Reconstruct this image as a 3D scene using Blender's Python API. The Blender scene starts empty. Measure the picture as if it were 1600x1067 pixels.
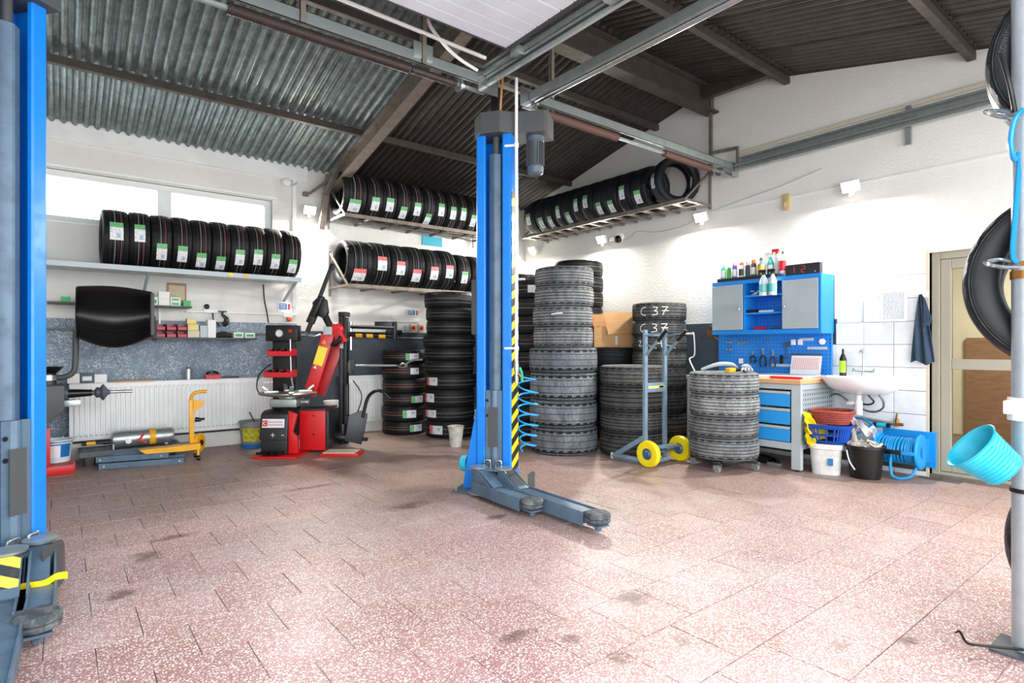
import bpy, bmesh, math, random
from mathutils import Matrix, Vector, Euler
random.seed(7)
S = bpy.context.scene
COL = S.collection
PI = math.pi

# ---------------------------------------------------------------- camera
cd = bpy.data.cameras.new('camera'); cam = bpy.data.objects.new('camera', cd); COL.objects.link(cam)
cd.sensor_fit = 'HORIZONTAL'; cd.sensor_width = 36.0; cd.lens = 36.0 * 898.0 / 1600.0
cd.shift_y = (540.0 - 533.5) / 1600.0
cd.clip_start = 0.05; cd.clip_end = 200
cam.location = (0, 0, 1.15)
cam.rotation_euler = (PI / 2, 0, -math.atan2(0.618, 0.786))
S.camera = cam

# ---------------------------------------------------------------- view, world, daylight
S.view_settings.view_transform = 'Standard'; S.view_settings.look = 'None'
S.view_settings.exposure = 0.45; S.view_settings.gamma = 1.0
S.view_settings.use_curve_mapping = False
S.cycles.use_denoising = True
S.cycles.max_bounces = 10; S.cycles.diffuse_bounces = 6; S.cycles.glossy_bounces = 4
S.cycles.transmission_bounces = 6; S.cycles.caustics_reflective = False; S.cycles.caustics_refractive = False
S.cycles.sample_clamp_indirect = 8.0
W = bpy.data.worlds.new('overcast_sky'); S.world = W; W.use_nodes = True
_bg = W.node_tree.nodes['Background']
_bg.inputs[0].default_value = (0.93, 0.965, 1.0, 1); _bg.inputs[1].default_value = 4.7

def portal(loc, rot, sx, sy):
    l = bpy.data.lights.new('doorway_portal', 'AREA'); l.shape = 'RECTANGLE'; l.size = sx; l.size_y = sy
    l.cycles.is_portal = True
    o = bpy.data.objects.new('doorway_portal', l); COL.objects.link(o); o.location = loc; o.rotation_euler = rot
portal((-0.38, 0.02, 1.55), (PI / 2, 0, 0), 5.8, 3.1)
portal((4.43, 0.02, 1.55), (PI / 2, 0, 0), 2.9, 3.1)
LAMP_POWER = 48.0     # wall floodlights, watts each (the lamps are built further down)

# ---------------------------------------------------------------- helpers: colour and nodes
def C(h, k=1.0):
    if not isinstance(h, str): return (h[0], h[1], h[2], 1)
    v = [int(h[i:i + 2], 16) / 255 for i in (0, 2, 4)]
    return tuple([(x / 12.92 if x <= .04045 else ((x + .055) / 1.055) ** 2.4) * k for x in v] + [1])

class NT:
    def __init__(s, name, rough=.5, metal=0, spec=.5):
        s.m = bpy.data.materials.new(name); s.m.use_nodes = True; s.t = s.m.node_tree
        s.b = s.t.nodes['Principled BSDF']; s.set('Roughness', rough); s.set('Metallic', metal)
        s.set('Specular IOR Level', spec)
    def set(s, k, v):
        if hasattr(v, 'is_output') or isinstance(v, bpy.types.NodeSocket): s.t.links.new(v, s.b.inputs[k])
        else: s.b.inputs[k].default_value = v
        return s
    def node(s, ty, **kw):
        n = s.t.nodes.new(ty)
        for k, v in kw.items(): setattr(n, k, v)
        return n
    def plug(s, n, i, v):
        if v is None: return
        if isinstance(v, bpy.types.NodeSocket): s.t.links.new(v, n.inputs[i])
        else: n.inputs[i].default_value = v
    def math(s, op, a, b=None, c=None, clamp=False):
        n = s.node('ShaderNodeMath', operation=op, use_clamp=clamp)
        s.plug(n, 0, a); s.plug(n, 1, b); s.plug(n, 2, c); return n.outputs[0]
    def mix(s, f, a, b, mode='MIX'):
        n = s.node('ShaderNodeMix', data_type='RGBA', blend_type=mode)
        s.plug(n, 0, f); s.plug(n, 6, a); s.plug(n, 7, b); return n.outputs[2]
    def noise(s, scale, vec=None, detail=3, rough=.55, out=0, dist=0):
        n = s.node('ShaderNodeTexNoise'); s.plug(n, 'Scale', scale); s.plug(n, 'Detail', detail)
        s.plug(n, 'Roughness', rough); s.plug(n, 'Vector', vec); s.plug(n, 'Distortion', dist); return n.outputs[out]
    def vor(s, scale, vec=None, out='Distance', feature='F1'):
        n = s.node('ShaderNodeTexVoronoi', feature=feature); s.plug(n, 'Scale', scale); s.plug(n, 'Vector', vec)
        return n.outputs[out]
    def ramp(s, f, a, b, c0=(0, 0, 0, 1), c1=(1, 1, 1, 1)):
        n = s.node('ShaderNodeMapRange'); n.clamp = True
        s.plug(n, 0, f); n.inputs[1].default_value = a; n.inputs[2].default_value = b
        n.inputs[3].default_value = 0; n.inputs[4].default_value = 1; return n.outputs[0]
    def obj(s): return s.node('ShaderNodeTexCoord').outputs['Object']
    def gen(s): return s.node('ShaderNodeTexCoord').outputs['Generated']
    def uv(s): return s.node('ShaderNodeTexCoord').outputs['UV']
    def pos(s): return s.node('ShaderNodeNewGeometry').outputs['Position']
    def rnd(s): return s.node('ShaderNodeObjectInfo').outputs['Random']
    def xyz(s, v):
        n = s.node('ShaderNodeSeparateXYZ'); s.plug(n, 0, v); return n.outputs
    def vec(s, x, y, z):
        n = s.node('ShaderNodeCombineXYZ'); s.plug(n, 0, x); s.plug(n, 1, y); s.plug(n, 2, z); return n.outputs[0]
    def scalev(s, v, k):
        n = s.node('ShaderNodeMapping'); s.plug(n, 0, v); n.inputs['Scale'].default_value = k; return n.outputs[0]
    def bump(s, h, strength=.3, dist=.01):
        n = s.node('ShaderNodeBump'); s.plug(n, 'Strength', strength); s.plug(n, 'Distance', dist); s.plug(n, 'Height', h)
        s.t.links.new(n.outputs[0], s.b.inputs['Normal']); return s

def paint(name, col, rough=.5, metal=0, dirt=None, dscale=6, damt=.5, bump=0, bscale=60, k=1.0, spec=.5):
    n = NT(name, rough, metal, spec); c = C(col, k)
    if dirt:
        f = n.ramp(n.noise(dscale, n.obj(), 5, .65), .45, .75)
        n.set('Base Color', n.mix(n.math('MULTIPLY', f, damt), c, C(dirt)))
        n.set('Roughness', n.math('ADD', n.math('MULTIPLY', f, .15), rough))
    else:
        f = n.noise(dscale, n.obj(), 3)
        n.set('Base Color', n.mix(f, tuple(x * .9 for x in c[:3]) + (1,), tuple(min(1, x * 1.08) for x in c[:3]) + (1,)))
    if bump: n.bump(n.noise(bscale, n.obj(), 3), bump, .004)
    return n.m

def emis(name, col, strength):
    n = NT(name, .4); n.set('Base Color', C(col)); n.set('Emission Color', C(col)); n.set('Emission Strength', strength); return n.m

# ---------------------------------------------------------------- helpers: geometry
class M:
    def __init__(s): s.v = []; s.f = []; s.sm = []
    def add(s, vs, fs):
        o = len(s.v); s.v += [tuple(v) for v in vs]; s.f += [tuple(i + o for i in f) for f in fs]; return s
    def box(s, c, d, rot=None):
        hx, hy, hz = d[0] / 2, d[1] / 2, d[2] / 2
        R = Euler(rot).to_matrix() if rot else None; vs = []
        for z in (-hz, hz):
            for x, y in ((-hx, -hy), (hx, -hy), (hx, hy), (-hx, hy)):
                p = Vector((x, y, z))
                if R: p = R @ p
                vs.append(p + Vector(c))
        return s.add(vs, [(3, 2, 1, 0), (4, 5, 6, 7), (0, 1, 5, 4), (1, 2, 6, 5), (2, 3, 7, 6), (3, 0, 4, 7)])
    def b2(s, a, b):
        return s.box([(a[i] + b[i]) / 2 for i in range(3)], [abs(b[i] - a[i]) for i in range(3)])
    def bar(s, p, q, w, h=None, roll=0):
        p = Vector(p); q = Vector(q); h = h or w; d = (q - p); L = d.length; d.normalize()
        up = Vector((0, 0, 1)) if abs(d.z) < .98 else Vector((0, 1, 0))
        x = d.cross(up).normalized(); y = x.cross(d).normalized()
        if roll:
            R = Matrix.Rotation(roll, 3, d); x = R @ x; y = R @ y
        vs = []
        for e in (p, q):
            for a, b in ((-1, -1), (1, -1), (1, 1), (-1, 1)): vs.append(e + x * (a * w / 2) + y * (b * h / 2))
        return s.add(vs, [(0, 1, 2, 3), (7, 6, 5, 4), (0, 4, 5, 1), (1, 5, 6, 2), (2, 6, 7, 3), (3, 7, 4, 0)])
    def lathe(s, prof, seg=24, o=(0, 0, 0), axis=(0, 0, 1), cap=True, a0=0, a1=2 * PI):
        q = Vector((0, 0, 1)).rotation_difference(Vector(axis)); n = len(prof); full = abs(a1 - a0 - 2 * PI) < 1e-6
        m = seg if full else seg + 1; vs = []
        for i in range(m):
            a = a0 + (a1 - a0) * i / seg
            for r, z in prof: vs.append(q @ Vector((r * math.cos(a), r * math.sin(a), z)) + Vector(o))
        fs = []
        for i in range(seg):
            j = (i + 1) % m
            for k in range(n - 1): fs.append((i * n + k, j * n + k, j * n + k + 1, i * n + k + 1))
        if cap and full:
            fs.append(tuple(i * n for i in range(seg))[::-1]); fs.append(tuple(i * n + n - 1 for i in range(seg)))
        return s.add(vs, fs)
    def cyl(s, p, q, r, r2=None, seg=16):
        p = Vector(p); q = Vector(q); return s.lathe([(r, 0), (r if r2 is None else r2, (q - p).length)], seg, p, (q - p).normalized())
    def tube(s, pts, r, seg=8, closed=False):
        P = [Vector(p) for p in pts]
        if 3 <= len(P) <= 14 and not closed:
            Q = []; R_ = []; rl = list(r) if isinstance(r, (list, tuple)) else None
            for i in range(len(P) - 1):
                a, b, c, d_ = P[max(i - 1, 0)], P[i], P[i + 1], P[min(i + 2, len(P) - 1)]
                for k in range(4):
                    u = k / 4; Q.append(.5 * ((2 * b) + (c - a) * u + (2 * a - 5 * b + 4 * c - d_) * u * u + (3 * b - a - 3 * c + d_) * u ** 3))
                    if rl: R_.append(rl[i] + (rl[i + 1] - rl[i]) * u)
            Q.append(P[-1]); P = Q
            if rl: r = R_ + [rl[-1]]
        n = len(P); vs = []; fs = []; prev = None
        for i, p in enumerate(P):
            a = P[i - 1] if (i > 0 or closed) else P[i]; b = P[(i + 1) % n] if (i < n - 1 or closed) else P[i]
            d = (b - a).normalized()
            if prev is None:
                u = Vector((0, 0, 1)) if abs(d.z) < .9 else Vector((1, 0, 0)); x = d.cross(u).normalized()
            else: x = (prev - d * prev.dot(d)).normalized()
            prev = x; y = d.cross(x)
            rr = r[i] if isinstance(r, (list, tuple)) else r
            for k in range(seg):
                t = 2 * PI * k / seg; vs.append(p + x * (rr * math.cos(t)) + y * (rr * math.sin(t)))
        for i in range(n if closed else n - 1):
            j = (i + 1) % n
            for k in range(seg):
                l = (k + 1) % seg; fs.append((i * seg + k, i * seg + l, j * seg + l, j * seg + k))
        if not closed:
            fs.append(tuple(range(seg))[::-1]); fs.append(tuple(range((n - 1) * seg, n * seg)))
        return s.add(vs, fs)
    def prism(s, poly, a, b, axis='z'):
        def mk(u, v, w): return {'z': (u, v, w), 'y': (u, w, v), 'x': (w, u, v)}[axis]
        n = len(poly); vs = [mk(u, v, a) for u, v in poly] + [mk(u, v, b) for u, v in poly]
        fs = [tuple(range(n))[::-1], tuple(range(n, 2 * n))] + [(i, (i + 1) % n, n + (i + 1) % n, n + i) for i in range(n)]
        return s.add(vs, fs)
    def grid(s, nu, nv, fn, thick=0):
        vs = [fn(i / nu, j / nv) for j in range(nv + 1) for i in range(nu + 1)]
        fs = [(j * (nu + 1) + i, j * (nu + 1) + i + 1, (j + 1) * (nu + 1) + i + 1, (j + 1) * (nu + 1) + i) for j in range(nv) for i in range(nu)]
        s.add(vs, fs); s.th = thick; return s
    def mesh(s, name, mat=None, bevel=0, smooth=35, thick=0, uv=None):
        me = bpy.data.meshes.new(name); me.from_pydata(s.v, [], s.f)
        bm = bmesh.new(); bm.from_mesh(me)
        if thick: bmesh.ops.solidify(bm, geom=bm.faces[:], thickness=thick)
        bmesh.ops.recalc_face_normals(bm, faces=bm.faces[:])
        if bevel:
            es = [e for e in bm.edges if len(e.link_faces) == 2 and e.calc_face_angle(0) > .6]
            bmesh.ops.bevel(bm, geom=es, offset=bevel, segments=2, affect='EDGES', profile=.6, clamp_overlap=True)
        bm.to_mesh(me); bm.free()
        if smooth:
            me.shade_smooth(); me.set_sharp_from_angle(angle=math.radians(smooth))
        if mat: me.materials.append(mat)
        return me
    def build(s, name, mat, parent=None, bevel=0, smooth=35, thick=0, loc=None, rot=None, label=None):
        o = bpy.data.objects.new(name, s.mesh(name, mat, bevel, smooth, thick)); COL.objects.link(o)
        if parent is not None: o.parent = parent
        if loc: o.location = loc
        if rot: o.rotation_euler = rot
        if label: o['label'] = label
        return o

def thing(name, label, cat, loc=(0, 0, 0), rz=0, group=None):
    o = bpy.data.objects.new(name, None); COL.objects.link(o); o.location = loc; o.rotation_euler = (0, 0, rz)
    o.empty_display_size = .1; return tag(o, label, cat, group)
def tag(o, label, cat, group=None):
    o['label'] = label; o['category'] = cat
    if group: o['group'] = group
    return o
def struct(o, label=None, cat=None):
    o['kind'] = 'structure'
    if label: o['label'] = label
    if cat: o['category'] = cat
    return o
def link(name, me, parent=None, loc=None, rot=None, scale=None):
    o = bpy.data.objects.new(name, me); COL.objects.link(o)
    if parent is not None: o.parent = parent
    if loc: o.location = loc
    if rot: o.rotation_euler = rot
    if scale: o.scale = scale
    return o
def text_mesh(txt, size, mat, extrude=.0008):
    cu = bpy.data.curves.new('lettering', 'FONT'); cu.body = txt; cu.size = size; cu.extrude = extrude
    cu.align_x = 'CENTER'; cu.align_y = 'CENTER'; cu.resolution_u = 3
    o = bpy.data.objects.new('lettering', cu); COL.objects.link(o)
    bpy.context.view_layer.update()
    me = bpy.data.meshes.new_from_object(o.evaluated_get(bpy.context.evaluated_depsgraph_get()))
    COL.objects.unlink(o); bpy.data.objects.remove(o)
    me.materials.clear(); me.materials.append(mat); return me
def arc(c, r, a0, a1, n, plane='xz', off=0):
    out = []
    for i in range(n + 1):
        a = a0 + (a1 - a0) * i / n; u, v = r * math.cos(a), r * math.sin(a)
        out.append({'xz': (c[0] + u, c[1], c[2] + v), 'xy': (c[0] + u, c[1] + v, c[2]), 'yz': (c[0], c[1] + u, c[2] + v)}[plane])
    return out
ORD = ['first', 'second', 'third', 'fourth', 'fifth', 'sixth', 'seventh', 'eighth', 'ninth', 'tenth', 'eleventh', 'twelfth', 'thirteenth']
# ---------------------------------------------------------------- materials
def m_plaster():
    n = NT('white_plaster', .75); p = n.pos()
    a = n.ramp(n.noise(1.3, p, 4, .6), .4, .8); b = n.ramp(n.noise(7, p, 5, .7), .62, .8)
    c = n.mix(n.math('MULTIPLY', a, .35), C('E4E4DE'), C('CFCFC8'))
    c = n.mix(n.math('MULTIPLY', b, .25), c, C('B9B8B0')); n.set('Base Color', c)
    h = n.math('ADD', n.noise(38, p, 5, .65), n.math('MULTIPLY', n.noise(150, p, 2), .35))
    n.bump(h, .5, .012); return n.m
def m_dado(name, c0, c1, speck, amt):
    n = NT(name, .42); p = n.pos()
    a = n.ramp(n.noise(1.8, p, 5, .7, dist=.6), .35, .7); s = n.ramp(n.noise(75, p, 4, .75), .48, .66)
    a2 = n.ramp(n.noise(5, p, 6, .8), .35, .7)
    c = n.mix(a, C(c0), C(c1)); c = n.mix(n.math('MULTIPLY', n.math('MULTIPLY', s, a2), amt), c, C(speck)); n.set('Base Color', c)
    n.bump(n.noise(60, p, 5, .7), .6, .01); return n.m
def m_floor():
    n = NT('red_terrazzo', .3); p = n.pos(); x, y, z = n.xyz(p)
    r = n.rnd()
    base = n.mix(r, C('9A6465'), C('B68B8B')); base = n.mix(n.ramp(n.noise(1.1, p, 4), .4, .7), base, C('9C6C60'))
    warp = n.node('ShaderNodeVectorMath', operation='ADD'); n.plug(warp, 0, p)
    sc = n.node('ShaderNodeVectorMath', operation='SCALE'); n.plug(sc, 0, n.noise(60, p, 2, out=1)); sc.inputs['Scale'].default_value = .008
    n.plug(warp, 1, sc.outputs[0]); q = warp.outputs[0]
    v1 = n.vor(95, q); col = n.vor(95, q, 'Color')
    cx = n.xyz(col)[0]
    chip = n.math('MULTIPLY', n.math('SUBTRACT', 1.0, n.ramp(v1, .34, .46)), n.ramp(cx, .30, .32))
    v2 = n.vor(210, q); chip2 = n.math('MULTIPLY', n.math('SUBTRACT', 1.0, n.ramp(v2, .28, .42)), .8)
    ch = n.math('MAXIMUM', chip, chip2)
    c = n.mix(n.math('MULTIPLY', ch, .95), base, C('F0E7E2'))
    # chalky grey dust film in patches
    d = n.ramp(n.noise(.9, p, 6, .72, dist=.4), .50, .68); d2 = n.ramp(n.noise(5, p, 5, .7), .35, .7)
    c = n.mix(n.math('MULTIPLY', n.math('MULTIPLY', d, d2), .75), c, C('D8D2CE'))
    # browner away from the doors: daylight falloff put into the floor colour
    so = n.ramp(n.noise(.6, p, 5, .65), .42, .62); side = n.ramp(n.math('ADD', n.math('MULTIPLY', y, .6), n.math('MULTIPLY', x, .55)), 1.7, 4.2)
    c = n.mix(n.math('MULTIPLY', n.math('MULTIPLY', n.math('ADD', n.math('MULTIPLY', so, .4), .6), side), .78), c, C('86705F'))
    # oil and rust stains, each at its own place
    st = None
    for sx, sy, ra, rb in ((1.97, 3.70, .22, .10), (.37, 3.69, .10, .12), (.53, 3.97, .16, .06), (2.06, 1.72, .12, .09), (1.57, 1.63, .05, .05), (1.57, 4.68, .3, .05),
                           (.22, 3.2, .08, .07), (2.34, .96, .10, .04), (2.6, .81, .07, .05), (1.62, 1.42, .05, .05), (1.9, 1.35, .05, .05), (1.42, 1.78, .12, .04), (2.3, 3.1, .12, .05)):
        dx = n.math('DIVIDE', n.math('SUBTRACT', x, sx), ra); dy = n.math('DIVIDE', n.math('SUBTRACT', y, sy), rb)
        rr = n.math('ADD', n.math('MULTIPLY', dx, dx), n.math('MULTIPLY', dy, dy))
        e = n.math('SUBTRACT', 1.0, n.math('MULTIPLY', rr, .5), clamp=True)
        st = e if st is None else n.math('MAXIMUM', st, e)
    st = n.ramp(n.math('MULTIPLY', st, n.noise(14, p, 5, .75)), .28, .5)
    c = n.mix(n.math('MULTIPLY', st, .75), c, C('5B3A2C'))
    n.set('Base Color', c)
    n.set('Roughness', n.math('ADD', n.math('MULTIPLY', n.noise(2.2, p, 5, .7), .30), .30))
    n.bump(n.noise(30, p, 4), .06, .004); return n.m
def m_grout():
    n = NT('grey_grout', .85); p = n.pos()
    n.set('Base Color', n.mix(n.ramp(n.noise(1.6, p, 4), .42, .6), C('5C5753'), C('C9C2BC'))); return n.m
def m_roof(name, c0, c1, metal, rough):
    n = NT(name, rough, metal); p = n.pos(); st = n.scalev(p, (3, .5, 3))
    f = n.ramp(n.noise(9, p, 6, .75), .35, .7); g = n.ramp(n.noise(7, st, 5, .7), .4, .65)
    c = n.mix(f, C(c0), C(c1)); c = n.mix(n.math('MULTIPLY', g, .45), c, C('3A3128')); n.set('Base Color', c)
    n.bump(n.noise(160, p, 3), .25, .003); return n.m
def m_tyre(name, base, dust, damt, N=90, skew=2.0, lines=(), sip=.5, rough=.62, zin=.28, zmid=.35):
    n = NT(name, rough, 0, .35); o = n.obj(); x, y, z = n.xyz(o)
    r = n.math('SQRT', n.math('ADD', n.math('MULTIPLY', x, x), n.math('MULTIPLY', y, y)))
    tread = n.math('MULTIPLY', n.ramp(r, .955, .965), n.math('LESS_THAN', n.math('ABSOLUTE', z), .46))
    a = n.math('ARCTAN2', y, x)
    az = n.math('ABSOLUTE', z)
    fr = n.math('FRACT', n.math('ADD', n.math('MULTIPLY', a, N / (2 * PI)), n.math('MULTIPLY', az, skew)))
    cut = n.math('MULTIPLY', n.math('MULTIPLY', n.math('LESS_THAN', fr, .28), tread), n.math('ADD', n.math('MULTIPLY', n.math('GREATER_THAN', az, zin), 1. - zmid), zmid))
    groove = n.math('MULTIPLY', n.math('MULTIPLY', n.math('LESS_THAN', r, .981), n.math('GREATER_THAN', r, .955)), n.math('LESS_THAN', az, .41))
    fr2 = n.math('FRACT', n.math('MULTIPLY', a, 17 / (2 * PI)))
    w3 = n.xyz(n.vec(x, y, n.math('MULTIPLY', z, .35)))
    dv = n.vec(x, y, n.math('MULTIPLY', z, .35)); off = n.node('ShaderNodeVectorMath', operation='ADD'); n.plug(off, 0, dv); n.plug(off, 1, n.vec(n.math('MULTIPLY', n.rnd(), 31.), n.math('MULTIPLY', n.rnd(), 17.), 0.))
    f = n.ramp(n.noise(3.0, off.outputs[0], 6, .7), .3, .75); g = n.ramp(n.noise(22, off.outputs[0], 4, .7), .4, .75)
    dd = n.math('ADD', n.math('MULTIPLY', f, .7), n.math('MULTIPLY', g, .3))
    dd = n.math('MULTIPLY', n.math('MULTIPLY', dd, damt), n.math('ADD', n.math('MULTIPLY', tread, .6), .4))
    dd = n.math('MULTIPLY', dd, n.math('ADD', n.math('MULTIPLY', n.rnd(), .7), .6), clamp=True)
    c = n.mix(dd, C(base), C(dust)); c = n.mix(n.math('MULTIPLY', cut, sip), c, C('0B0B0C')); c = n.mix(n.math('MULTIPLY', groove, .92), c, C('040404'))
    for z0, w, col in lines:
        m_ = n.math('MULTIPLY', n.math('LESS_THAN', n.math('ABSOLUTE', n.math('SUBTRACT', z, z0)), w), tread)
        c = n.mix(n.math('MULTIPLY', m_, .8), c, C(col))
    n.set('Base Color', c)
    # moulded sidewall ribs near the rim and shoulder
    side = n.math('SUBTRACT', 1.0, tread)
    rib = n.math('MULTIPLY', n.math('SINE', n.math('MULTIPLY', r, 210.)), n.ramp(r, .90, .92))
    h = n.math('SUBTRACT', n.math('MULTIPLY', n.math('MULTIPLY', rib, side), .15), n.math('MULTIPLY', cut, .8))
    n.bump(h, .55, .02); return n.m
def m_sticker(name, head):
    n = NT(name, .45); u, v, _ = n.xyz(n.uv())
    hd = n.math('GREATER_THAN', v, .70); w = n.math('LESS_THAN', v, .68)
    nz = n.noise(9, n.vec(n.math('MULTIPLY', u, 1.2), n.math('MULTIPLY', v, 3.), n.math('MULTIPLY', n.rnd(), 9.)), 3, .8)
    blk = n.math('MULTIPLY', n.math('GREATER_THAN', nz, .57), w)
    c = n.mix(blk, C('F2F4F6'), C('5F6A74'))
    sq = n.math('MULTIPLY', n.math('MULTIPLY', n.math('LESS_THAN', n.math('ABSOLUTE', n.math('SUBTRACT', u, .62)), .16), n.math('LESS_THAN', n.math('ABSOLUTE', n.math('SUBTRACT', v, .25)), .12)), .6)
    c = n.mix(sq, c, C('6FA3B8'))
    wt = n.math('GREATER_THAN', n.noise(14, n.vec(u, n.math('MULTIPLY', v, 4.), 0.), 2), .56)
    c = n.mix(hd, c, n.mix(n.math('MULTIPLY', wt, .6), C(head), C('FFFFFF')))
    n.set('Base Color', c); return n.m
def m_stripe(name, c0, c1, ax, k, k2):
    n = NT(name, .45); x = n.xyz(n.obj()); s_ = n.math('ADD', n.math('MULTIPLY', x[2], k2), n.math('MULTIPLY', x[ax], k))
    f = n.math('LESS_THAN', n.math('FRACT', s_), .5); d = n.ramp(n.noise(30, n.obj(), 4), .5, .75)
    c = n.mix(f, C(c0), C(c1)); n.set('Base Color', n.mix(n.math('MULTIPLY', d, .35), c, C('6A6658'))); return n.m
def m_wood(name, a, b, sc=(1, 8, 8), rough=.45):
    n = NT(name, rough); f = n.noise(6, n.scalev(n.obj(), sc), 4, .6, dist=1.0)
    n.set('Base Color', n.mix(n.ramp(f, .3, .7), C(a), C(b))); return n.m
def m_perf(name, col, hole, pitch, r=.2, rough=.4, yz=True):
    n = NT(name, rough); x, y, z = n.xyz(n.obj()); u = y if yz else x
    fu = n.math('SUBTRACT', n.math('FRACT', n.math('DIVIDE', u, pitch)), .5); fv = n.math('SUBTRACT', n.math('FRACT', n.math('DIVIDE', z, pitch)), .5)
    rr = n.math('SQRT', n.math('ADD', n.math('MULTIPLY', fu, fu), n.math('MULTIPLY', fv, fv)))
    n.set('Base Color', n.mix(n.math('LESS_THAN', rr, r), C(col), C(hole))); return n.m
def m_glass(name='clear_glass', tint='EAF2F0'):
    n = NT(name, .02); n.set('Base Color', C(tint)); n.set('Transmission Weight', 1.0); n.set('IOR', 1.02); n.set('Specular IOR Level', .6); return n.m

PL = m_plaster(); DADO = m_dado('speckled_slate_dado', '7C90A0', '5A6C7C', 'E4EEF4', 1.4); DADO2 = m_dado('slate_dado', '303A43', '3F4B55', '71808C', .3)
FLOOR = m_floor(); GROUT = m_grout()
ROOFG = m_roof('galvanised_sheet', 'A3B2B2', '66716F', .4, .36); ROOFD = m_roof('dark_shaded_sheet', '4E4A45', '35322D', .2, .55)  # dark sheets beyond the rafter: its shade partly put into their brown
STEELB = paint('brown_steel_beam', '4A423C', .55, .2, '2B2520', 8, .6)
STEELR = paint('rusty_grey_steel', '857C72', .5, .4, '57483B', 9, .6)
GALV = paint('galvanised_steel', 'B4BDBB', .32, .75, '7E8785', 14, .5)
CHROME = paint('bright_steel', 'C8CCCE', .22, .9)
WHITE = paint('white_enamel', 'EDEFEE', .3); CREAM = paint('cream_paint', 'CFC8B2', .45); WPLAST = paint('white_plastic', 'F1F1EE', .4)
BLUE = paint('lift_blue_enamel', '0F80E0', .28, 0, '0A5AAC', 12, .35); CABBLUE = paint('cabinet_blue', '1A8AE4', .38); CABBLUE2 = paint('bright_blue_enamel', '2FA0EE', .35)
LGREY = paint('light_grey_enamel', 'B9C4C8', .4); DOORG = paint('grey_cabinet_door', 'AAB8BE', .42)
SLATE = paint('slate_grey_enamel', '5A7286', .42, .1, '3B4650', 9, .6); SLATE2 = paint('dark_slate_enamel', '48555F', .5, .1, '6F6A60', 14, .6)
DGREY = paint('dark_grey_plastic', '4A4C4D', .5); BLACK = paint('black_enamel', '0C0C0D', .35); RUB = paint('black_rubber', '1B1C1D', .7)
RED = paint('red_enamel', 'D4161B', .32, 0, '8E0E12', 6, .3); REDP = paint('red_plastic', 'D8202C', .35); PINK = paint('crimson_plastic', 'B3243C', .35)
YEL = paint('yellow_enamel', 'F2B018', .35, 0, 'B98212', 9, .4); YELW = paint('bright_yellow', 'F5DE12', .4); YELC = paint('yellow_cloth', 'EFD400', .75)
CYAN = paint('turquoise_plastic', '24B6D2', .35, 0, '7ADCEB', 8, .5); HOSE = paint('blue_hose', '1A97D8', .25); REELB = paint('blue_reel_plastic', '1492DC', .35)
BASK = paint('deep_blue_plastic', '0F4DB4', .35); CARD = m_wood('cardboard', 'C79A6B', 'B98B5C', (1, 1, 6), .8); WOOD = m_wood('beech_worktop', 'E3B98B', 'D2A273', (6, 1, 6))
PAPER = paint('white_paper', 'F0F1F2', .7); ORNG = paint('orange_plastic', 'E8591A', .4); GREEN = paint('green_card', '47B56A', .5); BRASS = paint('brass', 'A5743C', .35, .8)
STRIPE = m_stripe('yellow_black_tape', 'F2E020', '17181A', 1, 5.5, 5.5)
GLASS = m_glass(); LENS = emis('lit_lamp_lens', 'FFF6E4', 40)
DOORP = paint('white_door_panel', 'E2EAF0', .5); FRAMEB = paint('beige_aluminium', 'AAA594', .4); PVC = paint('white_window_frame', 'E9ECEA', .35)
CERAM = None
def m_ceram():
    n = NT('white_wall_tile', .12); p = n.pos(); f = n.ramp(n.noise(14, p, 6, .8), .4, .8)
    c = n.mix(n.rnd(), C('F0F3F5'), C('E2E7EA')); n.set('Base Color', n.mix(n.math('MULTIPLY', f, .35), c, C('AEB6BC'))); return n.m
CERAM = m_ceram()

# ---------------------------------------------------------------- setting: floor
RIDGE_Y, RIDGE_Z, SL = 3.80, 4.18, .23
def roofz(y): return RIDGE_Z - SL * abs(y - RIDGE_Y)
XR, YL = 6.0, 7.3
fl = M().b2((-3.6, -3.2, -.06), (XR, YL, -.004)).build('floor', GROUT, smooth=0); struct(fl)
P = .3115
tile_me = M().box((0, 0, -.006), (P - .0035, P - .0035, .012)).mesh('tile', FLOOR, bevel=.0012, smooth=0)
cells = []
fwx, fwy = .618, .786
for j in range(-3, 24):
    y = .835 + P * (j - .5)
    for i in range(-11, 21):
        x = .105 + P * (i + .5) + (P / 2 if j % 2 else 0)
        if y > YL - .05 or x > XR - .0 or y < -.6: continue
        d = x * fwx + y * fwy; l = x * fwy - y * fwx
        vis = d > .9 and abs(l) < d * .95 + .25
        cells.append((0 if vis else 1, d, x, y))
cells.sort(); rest = M()
for k, (nv, d, x, y) in enumerate(cells):
    w = min(x + P / 2, XR) - (x - P / 2)
    if w < P - .01 or y + P / 2 > YL:
        x1 = min(x + P / 2 - .003, XR - .002); y1 = min(y + P / 2 - .003, YL - .002); rest.b2((x - P / 2 + .003, y - P / 2 + .003, -.012), (x1, y1, 0)); continue
    if k < 300:
        link('tile', tile_me, fl, (x, y, random.uniform(-.0008, .0004)), (random.uniform(-.0012, .0012), random.uniform(-.0012, .0012), 0))
    else: rest.box((x, y, -.006), (P - .005, P - .005, .012))
ro = rest.build('tile', FLOOR, fl, smooth=0); ro['kind'] = 'stuff'

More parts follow.
